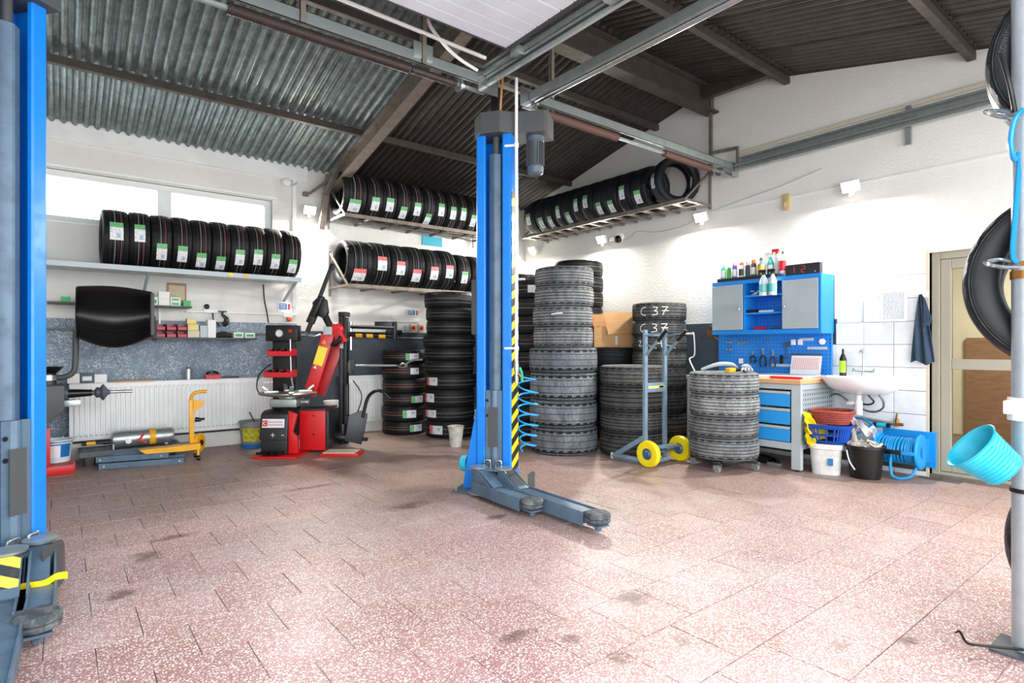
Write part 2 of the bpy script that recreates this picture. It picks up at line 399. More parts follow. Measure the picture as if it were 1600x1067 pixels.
# ---------------------------------------------------------------- setting: walls
def wall_left():
    m = M(); t = .25
    wx0, wx1, wz0, wz1 = -2.4, 2.03, 2.40, 2.915
    m.b2((-3.6, YL, -.05), (XR + t, YL + t, wz0)); m.b2((-3.6, YL, wz1), (XR + t, YL + t, 3.42))
    m.b2((-3.6, YL, wz0), (wx0, YL + t, wz1)); m.b2((wx1, YL, wz0), (XR + t, YL + t, wz1))
    w = struct(m.build('wall_left', PL, smooth=0))
    return w
WL = wall_left()
d1 = M().b2((-3.6, YL - .012, .17), (2.32, YL, 1.425)).build('painted_dado', DADO, WL, smooth=0, label='speckled slate blue painted band')
d2 = M().b2((2.32, YL - .012, .17), (XR, YL, 1.335)).build('painted_dado', DADO2, WL, smooth=0, label='dark slate painted band')
struct(M().b2((-3.6, YL - .05, 0), (XR, YL, .165)).build('baseboard_left', PL, bevel=.006, smooth=0))
struct(M().b2((-3.6, YL - .028, 3.20), (2.45, YL, 3.40)).build('trim_1', WHITE, bevel=.004, smooth=0))
# cable trunking on the left wall
tk = M().b2((2.262, YL - .03, 1.62), (2.31, YL, 3.2)); tk.b2((1.10, YL - .03, 1.523), (2.31, YL, 1.543))
tag(tk.build('cable_trunking', WPLAST, bevel=.003), 'white cable trunking on the left wall beside the window shelf', 'trunking')
# right gable wall with a door opening
DY0, DY1, DZ = .62, 1.70, 1.965
m = M(); t = .25
def gable(m, y0, y1, z0, nseg=1):
    ys = [y0 + (y1 - y0) * i / nseg for i in range(nseg + 1)]
    for a, b in zip(ys, ys[1:]):
        vs = [(XR, a, z0), (XR, b, z0), (XR, b, roofz(b) - .01), (XR, a, roofz(a) - .01)]
        vs += [(XR + t, v[1], v[2]) for v in vs]
        m.add(vs, [(0, 1, 2, 3), (7, 6, 5, 4), (0, 4, 5, 1), (1, 5, 6, 2), (2, 6, 7, 3), (3, 7, 4, 0)])
gable(m, -.1, DY0, -.05); gable(m, DY0, DY1, DZ); gable(m, DY1, RIDGE_Y, -.05); gable(m, RIDGE_Y, YL, -.05)
WR = struct(m.build('wall_right', PL, smooth=0))
M().b2((XR - .010, 2.464, .165), (XR, 2.75, 1.41)).build('painted_dado', DADO2, WR, smooth=0, label='dark slate painted band')
M().b2((XR - .012, 2.75, .165), (XR, YL - .012, 1.41)).build('painted_dado', DADO2, WR, smooth=0, label='dark slate painted band')
# ceramic tiles round the sink, each one a piece
ct = M().box((0, 0, 0), (.008, .2455, .2035)).mesh('tile', CERAM, bevel=.0018, smooth=0)
M().b2((XR - .0115, 1.722, 0), (XR - .0100, 3.70, .98)).build('joint_backing', DGREY, WR, smooth=0)
for ya, yb, zz in ((1.722, 1.968, 1.785), (1.968, 2.22, 1.575), (2.22, 2.465, 1.37), (2.465, 2.96, 1.165)): M().b2((XR - .0119, ya, .98), (XR - .0112, yb, zz)).build('joint_backing', DGREY, WR, smooth=0)
cols = [(1.845, 1.785), (2.095, 1.57), (2.343, 1.365), (2.590, 1.16), (2.837, 1.16), (3.084, .96), (3.331, .96), (3.578, .96)]
for yc, top in cols:
    z = .125 - .104 - .0005
    k = 0
    while True:
        zc = .1235 + (k - .5) * .2075 + .0
        if zc + .104 > top + .03: break
        o = link('tile', ct, WR, (XR - .014, yc, max(zc, .103)) if zc > 0 else (XR - .014, yc, .02))
        if zc < .1: o.scale = (1, 1, .2); o.location.z = .0215
        k += 1
struct(M().b2((XR - .018, 1.701, 0), (XR + .0, 1.722, 1.99)).build('trim_2', CREAM, smooth=0))
# shallow plaster ledge and trunk line high on the gable
struct(M().b2((XR - .03, -.1, 3.285), (XR, 3.50, 3.32)).build('trim_3', CREAM, bevel=.006, smooth=0))
struct(M().b2((XR - .012, -.1, 2.70), (XR, 3.78, 2.712)).build('trim_4', PL, bevel=.003, smooth=0))
# far end wall and front wall (behind the camera)
struct(M().b2((-3.85, -.1, -.05), (-3.6, YL + .25, 4.0)).build('wall_end', PL, smooth=0))
m = M(); m.b2((-3.6, -.12, 3.12), (XR, .08, 3.34)); m.b2((2.54, -.12, 0), (2.95, .08, 3.12)); m.b2((5.9, -.12, 0), (XR, .08, 3.12)); m.b2((-3.6, -.12, 0), (-3.3, .08, 3.12))  # unseen left opening made wider to let in more sky light
struct(m.build('wall_front', PL, smooth=0))
# window: frame, mullion, panes
wf = M(); a, b, z0, z1, y = -2.4, 2.03, 2.40, 2.915, YL + .06
for (p, q) in (((a, y, z0), (b, y + .07, z0 + .06)), ((a, y, z1 - .06), (b, y + .07, z1))): wf.b2(p, q)
for x0, x1 in ((a, a + .07), (b - .07, b), (.845, .975), (-.78, -.66)): wf.b2((x0, y, z0 + .06), (x1, y + .07, z1 - .06))
wn = struct(wf.build('window_1', PVC, bevel=.006, smooth=0))
for x0, x1 in ((.975, b - .07), (-.66, .845), (a + .07, -.78)): M().b2((x0, y + .03, z0 + .06), (x1, y + .036, z1 - .06)).build('pane', GLASS, wn, smooth=0)
M().b2((a, YL - .03, 2.925), (2.08, YL + .02, 2.955)).build('window_trim', WPLAST, wn, bevel=.004, smooth=0)
M().b2((a, YL - .02, 2.375), (2.06, YL + .06, 2.40)).build('window_sill', WPLAST, wn, bevel=.004, smooth=0)

# ---------------------------------------------------------------- setting: roof
ceil = M()
ceil.b2((-3.6, RIDGE_Y - .04, RIDGE_Z + .03), (XR + .1, RIDGE_Y + .04, RIDGE_Z + .05))
CE = struct(ceil.build('ceiling', STEELB, smooth=0))
PW, AMP = .092, .017
def sheet_mesh(nw, y0, y1, lift, mat):
    n = nw * 6; prof = []
    for i in range(n + 1):
        ph = (i % 6) / 6; h = {0: -1, 1: -1, 2: .6, 3: 1, 4: 1, 5: -.4}[i % 6] * AMP
        prof.append((i * PW / 6, h))
    vs = []
    for y, l in ((y0, lift[0]), ((y0 + y1) / 2, sum(lift) / 2), (y1, lift[1])):
        for x, h in prof: vs.append((x, y, roofz(y) + h + l))
    k = n + 1; fs = [(i, i + 1, k + i + 1, k + i) for i in range(n)] + [(k + i, k + i + 1, 2 * k + i + 1, 2 * k + i) for i in range(n)]
    return M().add(vs, fs).mesh('roof_sheet', mat, smooth=0)
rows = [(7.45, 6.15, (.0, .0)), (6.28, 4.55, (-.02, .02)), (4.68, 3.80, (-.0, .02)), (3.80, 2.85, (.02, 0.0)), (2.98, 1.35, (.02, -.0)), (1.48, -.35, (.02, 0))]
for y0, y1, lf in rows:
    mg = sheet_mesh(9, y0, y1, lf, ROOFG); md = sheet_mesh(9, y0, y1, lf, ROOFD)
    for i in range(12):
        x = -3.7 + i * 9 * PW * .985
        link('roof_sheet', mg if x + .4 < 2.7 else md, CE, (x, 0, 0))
# outer skin that keeps daylight out above the sheets
m = M()
for y0, y1 in ((RIDGE_Y, 7.6), (-.4, RIDGE_Y)):
    m.add([(-3.8, y0, roofz(y0) + .06), (6.3, y0, roofz(y0) + .06), (6.3, y1, roofz(y1) + .06), (-3.8, y1, roofz(y1) + .06)], [(0, 1, 2, 3)])
m.build('roof_deck', STEELB, CE, smooth=0, thick=.03)
def beam(name, p, q, h, w, mat, up=None):
    # I-profile between two points
    p = Vector(p); q = Vector(q); mm = M(); z = Vector((0, 0, 1))
    mm.bar(p, q, w * .16, h); mm.bar(p + z * h / 2, q + z * h / 2, w, h * .09); mm.bar(p - z * h / 2, q - z * h / 2, w, h * .09)
    return mm.build(name, mat, CE, smooth=0)
for y, dz in ((6.20, .065), (4.62, .065), (2.95, .065), (1.40, .065)):
    M().bar((-3.6, y, roofz(y) - dz), (5.99, y, roofz(y) - dz), .06, .07).build('purlin', STEELB, CE, bevel=.004, smooth=0)
beam('ridge_beam', (-3.6, 3.82, 3.98), (5.98, 3.82, 3.98), .26, .16, STEELB)
for x in (2.74, -1.6):
    beam('rafter', (x, 7.28, roofz(7.28) - .20), (x, 3.86, roofz(3.86) - .20), .17, .12, STEELR)
    beam('rafter', (x, 3.78, roofz(3.78) - .20), (x, .1, roofz(.1) - .20), .17, .12, STEELR)
M().bar((5.72, 3.74, 3.98), (5.66, 2.97, 3.93), .07, .10).build('brace', STEELB, CE, smooth=0)
# knee strut of the rafter on the left wall
m = M(); m.bar((2.66, 7.10, 3.30), (2.60, 7.22, 2.62), .07, .05); m.bar((2.62, 7.12, 3.05), (2.74, 6.72, 3.52), .06, .05)
m.bar((2.46, 7.24, 3.06), (2.66, 7.06, 3.24), .025); m.box((2.42, 7.26, 3.05), (.06, .06, .05)); m.bar((2.62, 7.2, 3.06), (2.76, 7.1, 3.3), .02)
m.build('knee_strut', STEELR, CE, smooth=0)

# ---------------------------------------------------------------- tyres
def tyre_mesh(name, grooves, gw=.018, gd=.02, rim=.66, seg=96, block=2, mat=None):
    zs = [.0]; prof = []
    e = [g - gw for g in grooves] + [g + gw for g in grooves]
    outer = [(.660 if rim == .66 else rim, .34), (rim + .02, .405), (rim + .05, .445), ((rim + 1) / 2 - .03, .492), (.86, .5), (.91, .492), (.945, .470), (.968, .445)]
    crown = []
    def cr(z): return .998 - .022 * (abs(z) / .42) ** 2.5
    pts = [(-.42, 0)]
    gs = sorted(grooves)
    for g in gs: pts += [(g - gw - .004, 0), (g - gw, 1), (g + gw, 1), (g + gw + .004, 0)]
    pts += [(.42, 0)]
    prof = [(r, -z) for r, z in outer] + [(cr(z) - (gd if d else 0), z) for z, d in pts] + [(r, z) for r, z in outer[::-1]]
    inner = [(rim + .0, .30), (rim + .02, .27), (rim + .10, .40), (.85, .43), (.93, .38), (.955, .2), (.96, 0)]
    prof += inner + [(r, -z) for r, z in inner[::-1][1:]]
    n = len(prof); vs = []; fs = []
    for i in range(seg):
        a = 2 * PI * i / seg
        for k, (r, z) in enumerate(prof):
            if block and .40 < abs(z) < .475 and r > .94 and (i % (block * 2)) >= block: r -= .014
            vs.append((r * math.cos(a), r * math.sin(a), z))
    for i in range(seg):
        j = (i + 1) % seg
        for k in range(n):
            l = (k + 1) % n; fs.append((i * n + k, j * n + k, j * n + l, i * n + l))
    return M().add(vs, fs)
G5 = [-.29, -.145, 0, .145, .29]; G4 = [-.27, -.09, .09, .27]; G3 = [-.22, 0, .22]
NEWG = m_tyre('new_tyre_rubber', '131315', '26272A', .5, 80, 3.0, ((.18, .012, 'A65A5F'), (-.05, .010, 'B9B9B4')), .6, .55)
NEWR = m_tyre('new_tyre_rubber_lined', '151517', '2A2A2D', .5, 96, 4.0, ((.06, .010, '9AA296'), (-.2, .008, '8E8F8A')), .6, .55)
NEWD = m_tyre('new_tyre_rubber_red_lines', '101012', '202124', .4, 72, 0, ((.10, .016, 'A14A50'), (-.06, .012, 'B08A7C')), .5, .5)
WORN = m_tyre('worn_tyre_rubber', '2E2F31', '85857F', .8, 110, 3.0, (), .6, .75)
DUST = m_tyre('dusty_tyre_rubber', '4A4C4F', 'B4B7B6', 1.1, 100, .8, (), .38, .8, .24, .3)
SUVM = m_tyre('grey_tyre_rubber', '3E4245', '979EA4', .85, 46, 2.2, (), .4, .85, .30, .12)
WINT = m_tyre('winter_tyre_rubber', '17181A', '37393B', .6, 56, 9.0, (), .9, .7, 0., 1.)
NEARM = m_tyre('fresh_black_rubber', '14171B', '2E343B', .7, 60, 2.0, (), .6, .45)
TM = {}
def tme(kind, mat):
    key = (kind, mat.name)
    if key not in TM:
        g = {'a': (G5, .013, .04), 'b': (G4, .015, .04), 'c': (G3, .018, .04), 's': ([-.22, .02, .24], .007, .022)}[kind]
        if kind not in TM: TM[kind] = tyre_mesh('tyre', g[0], g[1], g[2])
        TM[key] = TM[kind].mesh('tyre', mat, smooth=40)
    return TM[key]
def sticker_mesh(mat, span=.62, w=.50, zc=0.):
    n = 8; vs = []; fs = []; me = bpy.data.meshes.new('sticker')
    for i in range(n + 1):
        a = span * (.5 - i / n)
        for z in (-w / 2, w / 2): vs.append((1.006 * math.cos(a), 1.006 * math.sin(a), zc + z))
    for i in range(n): fs.append((2 * i, 2 * i + 2, 2 * i + 3, 2 * i + 1))
    me.from_pydata(vs, [], fs); uvl = me.uv_layers.new(name='uv')
    for p in me.polygons:
        for li in p.loop_indices:
            v = me.loops[li].vertex_index; uvl.data[li].uv = (v % 2, (v // 2) / n)
    me.materials.append(mat); return me
SG = sticker_mesh(m_sticker('green_label_print', '36A84B')); SR = sticker_mesh(m_sticker('red_label_print', 'E0454C')); SP = sticker_mesh(m_sticker('plain_label_print', 'E9EDF0'), .42, .42)
SN = sticker_mesh(m_sticker('green_label_print_narrow', '36A84B'), .60, .42)
def tyre(center, axis, ref, R, Wd, kind, mat, label, group, stickers=(), roll=0.0, tilt=None):
    o = link('tyre', tme(kind, mat)); z = Vector(axis).normalized(); x = Vector(ref); x = (x - z * x.dot(z)).normalized(); y = z.cross(x)
    Rm = Matrix((x, y, z)).transposed()
    if tilt: Rm = Euler(tilt).to_matrix() @ Rm
    o.matrix_world = Matrix.Translation(center) @ Rm.to_4x4() @ Matrix.Diagonal((R, R, Wd, 1))
    o.rotation_euler = Rm.to_euler(); o.location = center; o.scale = (R, R, Wd)
    tag(o, label, 'tyre', group)
    for ang, me in stickers:
        link('sticker', me, o, None, (0, 0, ang))
    return o
def strokes(o, lines, w=.012, mat=None, r=1.008, name='chalk_writing', R=.33, Wd=.2):
    # chalk on a tread: points are (sideways metres, up metres) wrapped on the unit cylinder
    vs = []; fs = []
    for ln in lines:
        for (x0, y0), (x1, y1) in zip(ln, ln[1:]):
            L = math.hypot(x1 - x0, y1 - y0) or 1; nx, ny = -(y1 - y0) / L * w / 2, (x1 - x0) / L * w / 2
            b = len(vs)
            for px, py in ((x0 + nx, y0 + ny), (x1 + nx, y1 + ny), (x1 - nx, y1 - ny), (x0 - nx, y0 - ny)):
                a = px / R; vs.append((r * math.cos(a), r * math.sin(a), py / Wd))
            fs.append((b, b + 1, b + 2, b + 3))
    M().add(vs, fs).build(name, mat or PAPER, o, smooth=0)

VIEW = Vector((-.618, -.786, 0))
def rack_tyres(specs, y, zc, R, group, fmt, kinds):
    n = len(specs)
    for i, (x0, x1, zs, me) in enumerate(specs):
        w = (x1 - x0) * .985; s = () if me is None else ((math.asin(max(-.95, min(.95, (zc - zs) / R))), me),)
        tyre(((x0 + x1) / 2, y, zc + random.uniform(-.004, .004)), (1, 0, 0), (0, -1, 0), R, w, kinds[i % len(kinds)], NEWG if me is not SR else NEWR,
             fmt(i), group, s, tilt=(0, 0, random.uniform(-.03, .03)))
A = [.313, .534, .716, .898, 1.076, 1.262, 1.444, 1.63, 1.815, 1.999, 2.190]
ZA = [2.258, 2.257, 2.094, 2.086, 2.044, 2.026, 2.104, 2.118, 2.092, 2.056]
rack_tyres([(A[i], A[i + 1], ZA[i], SG) for i in range(10)], 6.98, 2.222, .283, 'new tyres on the shelf under the window',
           lambda i: 'green-labelled tyre, %s from the left on the shelf under the window' % ORD[i], 'abca')
B = [2.700, 3.000, 3.210, 3.415, 3.605, 3.795, 3.974, 4.158, 4.336, 4.508, 4.685, 4.856]
ZB = [2.864, 2.925, 2.944, 2.871, 2.94, 2.842, 2.989, 2.969, 2.976, 2.909, 2.876]
rack_tyres([(B[i], B[i + 1], ZB[i], SG) for i in range(11)], 6.97, 3.040, .275, 'new tyres on the upper rack of the left wall',
           lambda i: 'green-labelled tyre, %s from the left on the highest left-wall rack' % ORD[i], 'acb')
D = [2.730, 3.060, 3.310, 3.555, 3.805, 4.050, 4.290]
ZD = [2.017, 2.177, 2.142, 2.06, 2.118, 2.15]
rack_tyres([(D[i], D[i + 1], ZD[i], SR) for i in range(6)], 6.95, 2.190, .283, 'tyres with red labels on the middle rack',
           lambda i: 'red-labelled tyre, %s from the left on the middle rack' % ORD[i], 'ba')
for i, (x, zs) in enumerate(((4.44, 2.10), (4.67, None))):
    tyre((x, 6.95, 2.175), (1, 0, 0), (0, -1, 0), .27, .20, 'a', NEWG, ('black tyre with green label standing just right of the red-labelled row' if i == 0 else 'black tyre at the right end of the red-labelled row, half behind the lift post'),
         'tyres at the end of the middle rack', ((.3, SG),) if i == 0 else (), tilt=(0, 0, -.05))
Cc = [6.700, 6.451, 6.225, 6.034, 5.864, 5.673, 5.502, 5.29, 5.086, 4.87, 4.664, 4.428]
ZC = [3.029, 2.931, 2.917, 3.022, 2.914, 3.052, 3.064, 2.928, 2.917, 3.051, 2.947]
for i in range(11):
    w = (Cc[i] - Cc[i + 1]) * .98; zc = 3.085
    tyre((5.76, (Cc[i] + Cc[i + 1]) / 2, zc), (0, -1, 0), (-1, 0, 0), .278, w, 'cab'[i % 3], NEARM, 'labelled tyre, %s from the room corner on the right wall rack' % ORD[i],
         'new tyres on the right wall rack', ((math.asin((zc - ZC[i]) / .29), SN),), tilt=(0, 0, random.uniform(-.06, .02)))
tyre((5.74, 4.17, 3.10), (0, -1, 0), (-1, 0, 0), .29, .20, 'b', NEARM, 'new tyre turned outwards at the near end of the right wall rack', 'new tyres on the right wall rack', ((.05, SN),), tilt=(0, 0, -.45))

def stack(cx, cy, zs, rs, kinds, mats, fmt, group, stk={}, jit=.008, offs=None):
    out = []
    for i, (a, b) in enumerate(zip(zs, zs[1:])):
        r = rs[i] if isinstance(rs, (list, tuple)) else rs; k = kinds[i % len(kinds)]; mt = mats[i] if isinstance(mats, (list, tuple)) else mats
        ox, oy = (offs[i] if offs else (random.uniform(-jit, jit), random.uniform(-jit, jit)))
        v = Vector((-(cx), -(cy), 0)).normalized()
        o = tyre((cx + ox, cy + oy, (a + b) / 2), (0, 0, 1), v, r, (b - a) * 1.0, k, mt, fmt(i), group, stk.get(i, ()))
        out.append(o)
    return out
# tall worn stack right of the centre post
zs = [0, .288, .575, .866, 1.130, 1.35, 1.567, 1.785, 1.990]
s1 = stack(4.34, 4.61, zs, [.366, .368, .366, .372, .326, .328, .324, .322], 'ssssaaaa', [SUVM] * 4 + [DUST] * 4,
      lambda i: ('wide grey tyre, %s from the floor in the tallest used stack' if i < 4 else 'worn ribbed tyre, %s from the floor in the tallest used stack') % ORD[i], 'worn tyres in the tall stack right of the blue post')
strokes(s1[5], [[(-.12, .02), (-.05, .03), (.0, .032)]], .012, R=.326, Wd=.218)
# lower worn stack behind the hand truck
s3 = stack(4.83, 4.05, [0, .246, .465, .722, .940], [.349, .346, .345, .342], 'babb', [WORN] * 4,
      lambda i: 'dark worn tyre, %s from the floor in the waist-high stack behind the hand truck' % ORD[i], 'worn tyres in the waist-high stack')
# dolly stack
s5 = stack(4.92, 3.03, [.112, .312, .507, .706, .903], .314, 'aaaa', [DUST] * 4,
      lambda i: 'dusty ribbed tyre, %s from the bottom of the stack on the wheeled dolly' % ORD[i], 'dusty tyres on the dolly')
# chalked stack
s4 = stack(5.64, 4.33, [0, .12, .37, .64, .90, 1.085, 1.265, 1.445, 1.655], [.33] * 4 + [.318] * 4, 'bcab', [WORN] * 8,
      lambda i: 'chalk-marked tyre, %s from the floor in the stack right of the cardboard box' % ORD[i], 'chalk-marked tyres near the corner')
def c37(o, R, Wd, z=0):
    L = [[(-.15, .045), (-.19, .04), (-.22, .01), (-.215, -.03), (-.18, -.05), (-.15, -.045)], [(-.07, .045), (-.02, .04), (-.03, .01), (-.055, .0), (-.02, -.01), (-.02, -.04), (-.08, -.05)],
         [(.03, .045), (.10, .045), (.06, -.0), (.04, -.05)], [(.03, 0), (.11, 0)]]
    for g in (L[:1], L[1:2], L[2:]): strokes(o, [[(x, y + z) for x, y in l] for l in g], .009, R=R, Wd=Wd)
c37(s4[7], .318, .21); c37(s4[6], .318, .18)
for k in (3, 5): strokes(s4[k], [[(.02, .04), (.03, -.05)], [(-.02, .0), (.08, .01)]], .009, R=.32, Wd=.2)
strokes(s4[5], [[(-.26, .03), (-.22, .03), (-.25, -.03), (-.21, -.03)]], .008, R=.32, Wd=.18)
# stack under the cardboard box
stack(5.54, 4.99, [0, .225, .45, .675, .90, 1.127], .325, 'ccccc', [WINT] * 5, lambda i: 'winter tyre with blocky tread, %s from the floor under the cardboard box' % ORD[i], 'winter tyres under the box')
# rear tall stack against the right wall
stack(5.62, 5.66, [k * .2085 for k in range(12)], .335, 'ab', [NEWR] * 11, lambda i: 'black tyre, %s from the floor in the stack behind the tallest used stack' % ORD[i], 'black tyres in the rear corner stack')
# stacks glimpsed between the lift post and the tall stack
stack(4.62, 5.53, [k * .2155 for k in range(9)] + [1.94], .322, 'bc', [NEWG] * 9, lambda i: 'dark tyre, %s from the floor between blue post and tallest used stack' % ORD[i],
      'dark tyres half hidden by the post', {6: ((.45, SP),), 8: ((.15, SP),), 5: ((.5, SG),)})
stack(5.20, 6.42, [k * .2145 for k in range(11)], .33, 'ac', [NEWG] * 10, lambda i: 'dark tyre, %s from the floor in the far corner stack behind the others' % ORD[i], 'dark tyres in the far corner', {9: ((.0, SP),)})
# two new stacks left of the post
z6 = [0, .213, .394, .607, .805, .969, 1.126, 1.292, 1.465, 1.63, 1.82]
stack(3.94, 6.30, z6, [.318, .322, .318, .322, .316, .318, .335, .31, .312, .312], 'ab', [NEWR] * 10, lambda i: 'new tyre, %s from the floor in the tall stack left of the blue post' % ORD[i],
      'new tyres in the tall stack left of the post', {0: ((-.62, SR),), 1: ((-.85, SR),), 2: ((-.95, SR),), 3: ((-.85, SR),)}, jit=.015)
z7 = [0, .173, .37, .542, .723, .92, 1.093]
stack(3.60, 6.89, z7, .29, 's', [NEWD] * 6, lambda i: 'red-lined new tyre, %s from the floor in the stack beside the small radiator' % ORD[i],
      'new tyres with red lines beside the small radiator', {0: ((.55, SG),), 1: ((.25, SG),), 2: ((.6, SG),), 4: ((.5, SP),), 5: ((.35, SG),)})
# ---------------------------------------------------------------- back room behind the glazed door
m = M(); m.b2((XR + .25, -1.2, -.02), (9.2, 3.2, 0)); bf = struct(m.build('floor_back_room', paint('brown_tile_floor', '6B4F42', .35, 0, '54392F', 5, .5), smooth=0))
bw = M(); bw.b2((9.2, -1.2, 0), (9.3, 3.2, 2.7)); bw.b2((XR + .25, 3.2, 0), (9.3, 3.3, 2.7)); bw.b2((XR + .25, -1.3, 0), (9.3, -1.2, 2.7))
struct(bw.build('wall_back_room', paint('beige_wall', 'C9BFA8', .7), smooth=0))
struct(M().b2((XR + .25, -1.3, 2.7), (9.3, 3.3, 2.75)).build('ceiling_back_room', PL, smooth=0))
struct(M().b2((9.14, -.30, 0), (9.2, 2.2, 1.25)).build('trim_5', m_wood('brown_laminate', '8A6A50', '75553F', (1, 1, 5)), smooth=0))
s = thing('wall_shelf', 'brown wooden wall shelf seen through the lower door glass', 'shelf', (7.6, .55, .80))
M().b2((-.35, -.30, 0), (.35, .42, .03)).build('shelf_board', m_wood('brown_board', '9A7A60', '84644A', (1, 6, 6)), s, bevel=.003)
for y in (-.2, .32):
    b = M(); b.bar((.30, y, -.01), (-.25, y, -.01), .02); b.bar((.34, y, -.3), (-.2, y, -.01), .02); b.bar((.34, y, 0), (.34, y, -.8), .025); b.build('bracket', DGREY, s)
l = bpy.data.lights.new('back_room_fill', 'AREA'); l.energy = 95; l.size = .6; l.color = (1, .93, .82)  # unseen area light added to brighten the back room
o = bpy.data.objects.new('back_room_fill', l); COL.objects.link(o); o.location = (7.7, .9, 2.65)
# door: outer frame, leaf, glass, handle
df = M(); x0, x1 = XR + .05, XR + .13
for y in (DY0 - .0, DY1 - .06): df.b2((x0, y, .05), (x1, y + .06, DZ))
df.b2((x0, DY0 + .06, DZ - .06), (x1, DY1 - .06, DZ)); M().b2((XR - .01, DY0 - .02, -.05), (XR + .26, DY1 + .02, .025)).build('door_sill', STEELR, None, bevel=.004).name = 'trim_7'; struct(bpy.data.objects['trim_7']); df.b2((x0, DY0, 0), (x1, DY1, .05))
dr = struct(df.build('door_1', FRAMEB, bevel=.005, smooth=0))
lf = M(); x0, x1 = XR + .06, XR + .11; a, b = DY0 + .063, DY1 - .063
for y in (a, b - .078): lf.b2((x0, y, .055), (x1, y + .078, DZ - .063))
for z0, z1 in ((.055, .150), (.945, 1.035), (DZ - .15, DZ - .063)): lf.b2((x0, a + .078, z0), (x1, b - .078, z1))
lo = lf.build('door_leaf', FRAMEB, dr, bevel=.006, smooth=0)
for z0, z1 in ((.150, .945), (1.035, DZ - .15)): M().b2((XR + .08, a + .078, z0), (XR + .086, b - .078, z1)).build('pane', GLASS, lo, smooth=0)
struct(M().b2((XR - .004, DY1, 0), (XR + .25, DY1 + .004, DZ)).build('trim_6', CREAM, smooth=0))

# ---------------------------------------------------------------- wall floodlights
LAMPS = [((6.0, 2.308, 2.669), (-1, 0), 'floodlight on the right wall above the towel and paper'), ((6.0, 3.93, 2.663), (-1, 0), 'floodlight on the right wall left of the yellow switch'),
         ((6.0, 5.50, 2.63), (-1, 0), 'floodlight on the right wall next to the dome camera'), ((2.45, 7.3, 2.85), (0, -1), 'floodlight on the left wall beside the roof strut'), ((6.0, 6.98, 2.675), (-1, 0), 'floodlight near the corner beside the striped post')]
for (x, y, z), (nx, ny), lb in LAMPS:
    rz = math.atan2(ny, nx) + PI / 2      # local -Y faces the room
    t = thing('floodlight', 'lit white ' + lb, 'lamp', (x, y, z), rz)
    M().box((0, -.085, 0), (.15, .05, .11), (.5, 0, 0)).build('housing', WPLAST, t, bevel=.008)
    M().box((0, -.109, -.013), (.135, .008, .095), (.5, 0, 0)).build('lens', LENS, t, bevel=.002)
    b = M(); b.bar((0, 0, -.03), (0, -.07, -.01), .03, .02); b.cyl((0, -.07, -.09), (0, -.07, -.055), .02); b.build('bracket', WPLAST, t)
    li = bpy.data.lights.new('floodlight_beam', 'AREA'); li.shape = 'RECTANGLE'; li.size = .13; li.size_y = .09; li.energy = LAMP_POWER; li.color = (1, .965, .90)
    lo = bpy.data.objects.new('floodlight_beam', li); COL.objects.link(lo); lo.parent = t; lo.location = (0, -.125, -.035); lo.rotation_euler = (PI / 2 - 1.02 - .0, 0, 0)
    lo.rotation_euler = (-.75, 0, 0)

# ---------------------------------------------------------------- tyre racks
def rail_rack(name, label, x0, x1, y0, y1, z, n, mat, wallside):
    t = thing(name, label, 'rack', ((x0 + x1) / 2, (y0 + y1) / 2, z))
    cx, cy = (x0 + x1) / 2, (y0 + y1) / 2; a, b, c, d = x0 - cx, x1 - cx, y0 - cy, y1 - cy
    if wallside == 'y':
        M().b2((a, c, -.045), (b, c + .03, .0)).build('front_rail', mat, t, bevel=.002, smooth=0)
        M().b2((a, c + .30, -.03), (b, c + .34, .0)).build('rear_rail', mat, t, bevel=.002, smooth=0)
        for i in range(n):
            x = a + (b - a) * i / (n - 1); x = min(max(x, a + .015), b - .015)
            M().b2((x - .014, c + .02, -.032), (x + .014, d, -.004)).build('cross_bar', mat, t, smooth=0)
        for x in (a + .012, b - .012):
            M().bar((x, d - .015, -.12), (x, d - .015, .46), .028, .02).build('wall_bar', mat, t, smooth=0)
            M().bar((x, d - .02, .44), (x, c + .02, -.01), .02, .02).build('stay', mat, t, smooth=0)
    else:
        M().b2((a, c, -.045), (a + .03, d, .0)).build('front_rail', mat, t, bevel=.002, smooth=0)
        M().b2((b - .22, c, -.03), (b - .18, d, .0)).build('rear_rail', mat, t, bevel=.002, smooth=0)
        for i in range(n):
            y = c + (d - c) * i / (n - 1); y = min(max(y, c + .015), d - .015)
            M().b2((a + .02, y - .014, -.032), (b, y + .014, -.004)).build('cross_bar', mat, t, smooth=0)
        for y in (c + .012, d - .012):
            M().bar((b - .015, y, -.06), (b - .015, y, .42), .03, .02).build('wall_bar', mat, t, smooth=0)
            M().bar((b - .02, y, .38), (a + .02, y, -.01), .02, .02).build('stay', mat, t, smooth=0)
    return t
t = thing('tyre_shelf', 'long grey steel shelf on the left wall under the window', 'shelf', (.9, 7.0, 1.937))
M().b2((-3.0, -.26, -.05), (1.30, -.235, .0)).build('front_rail', LGREY, t, bevel=.002, smooth=0)
M().b2((-3.0, -.235, -.03), (1.30, .29, -.004)).build('shelf_board', GALV, t, smooth=0)
for x in (-1.6, -.2, 1.26): M().bar((x, .29, -.24), (x, -.2, -.04), .025, .025).build('stay', LGREY, t, smooth=0)
for x, c in ((.545, YELW), (.70, YEL)): M().lathe([(.022, 0), (.022, .004)], 14, (x, -.262, -.022), (0, -1, 0)).build('sticker', c, t, smooth=0)
rail_rack('tyre_rack', 'steel angle rack just under the roof on the left wall', 2.70, 4.98, 6.71, 7.29, 2.763, 7, STEELR, 'y')
rail_rack('tyre_rack', 'steel angle rack holding the red-labelled tyres on the left wall', 2.72, 4.95, 6.68, 7.29, 1.904, 6, STEELR, 'y')
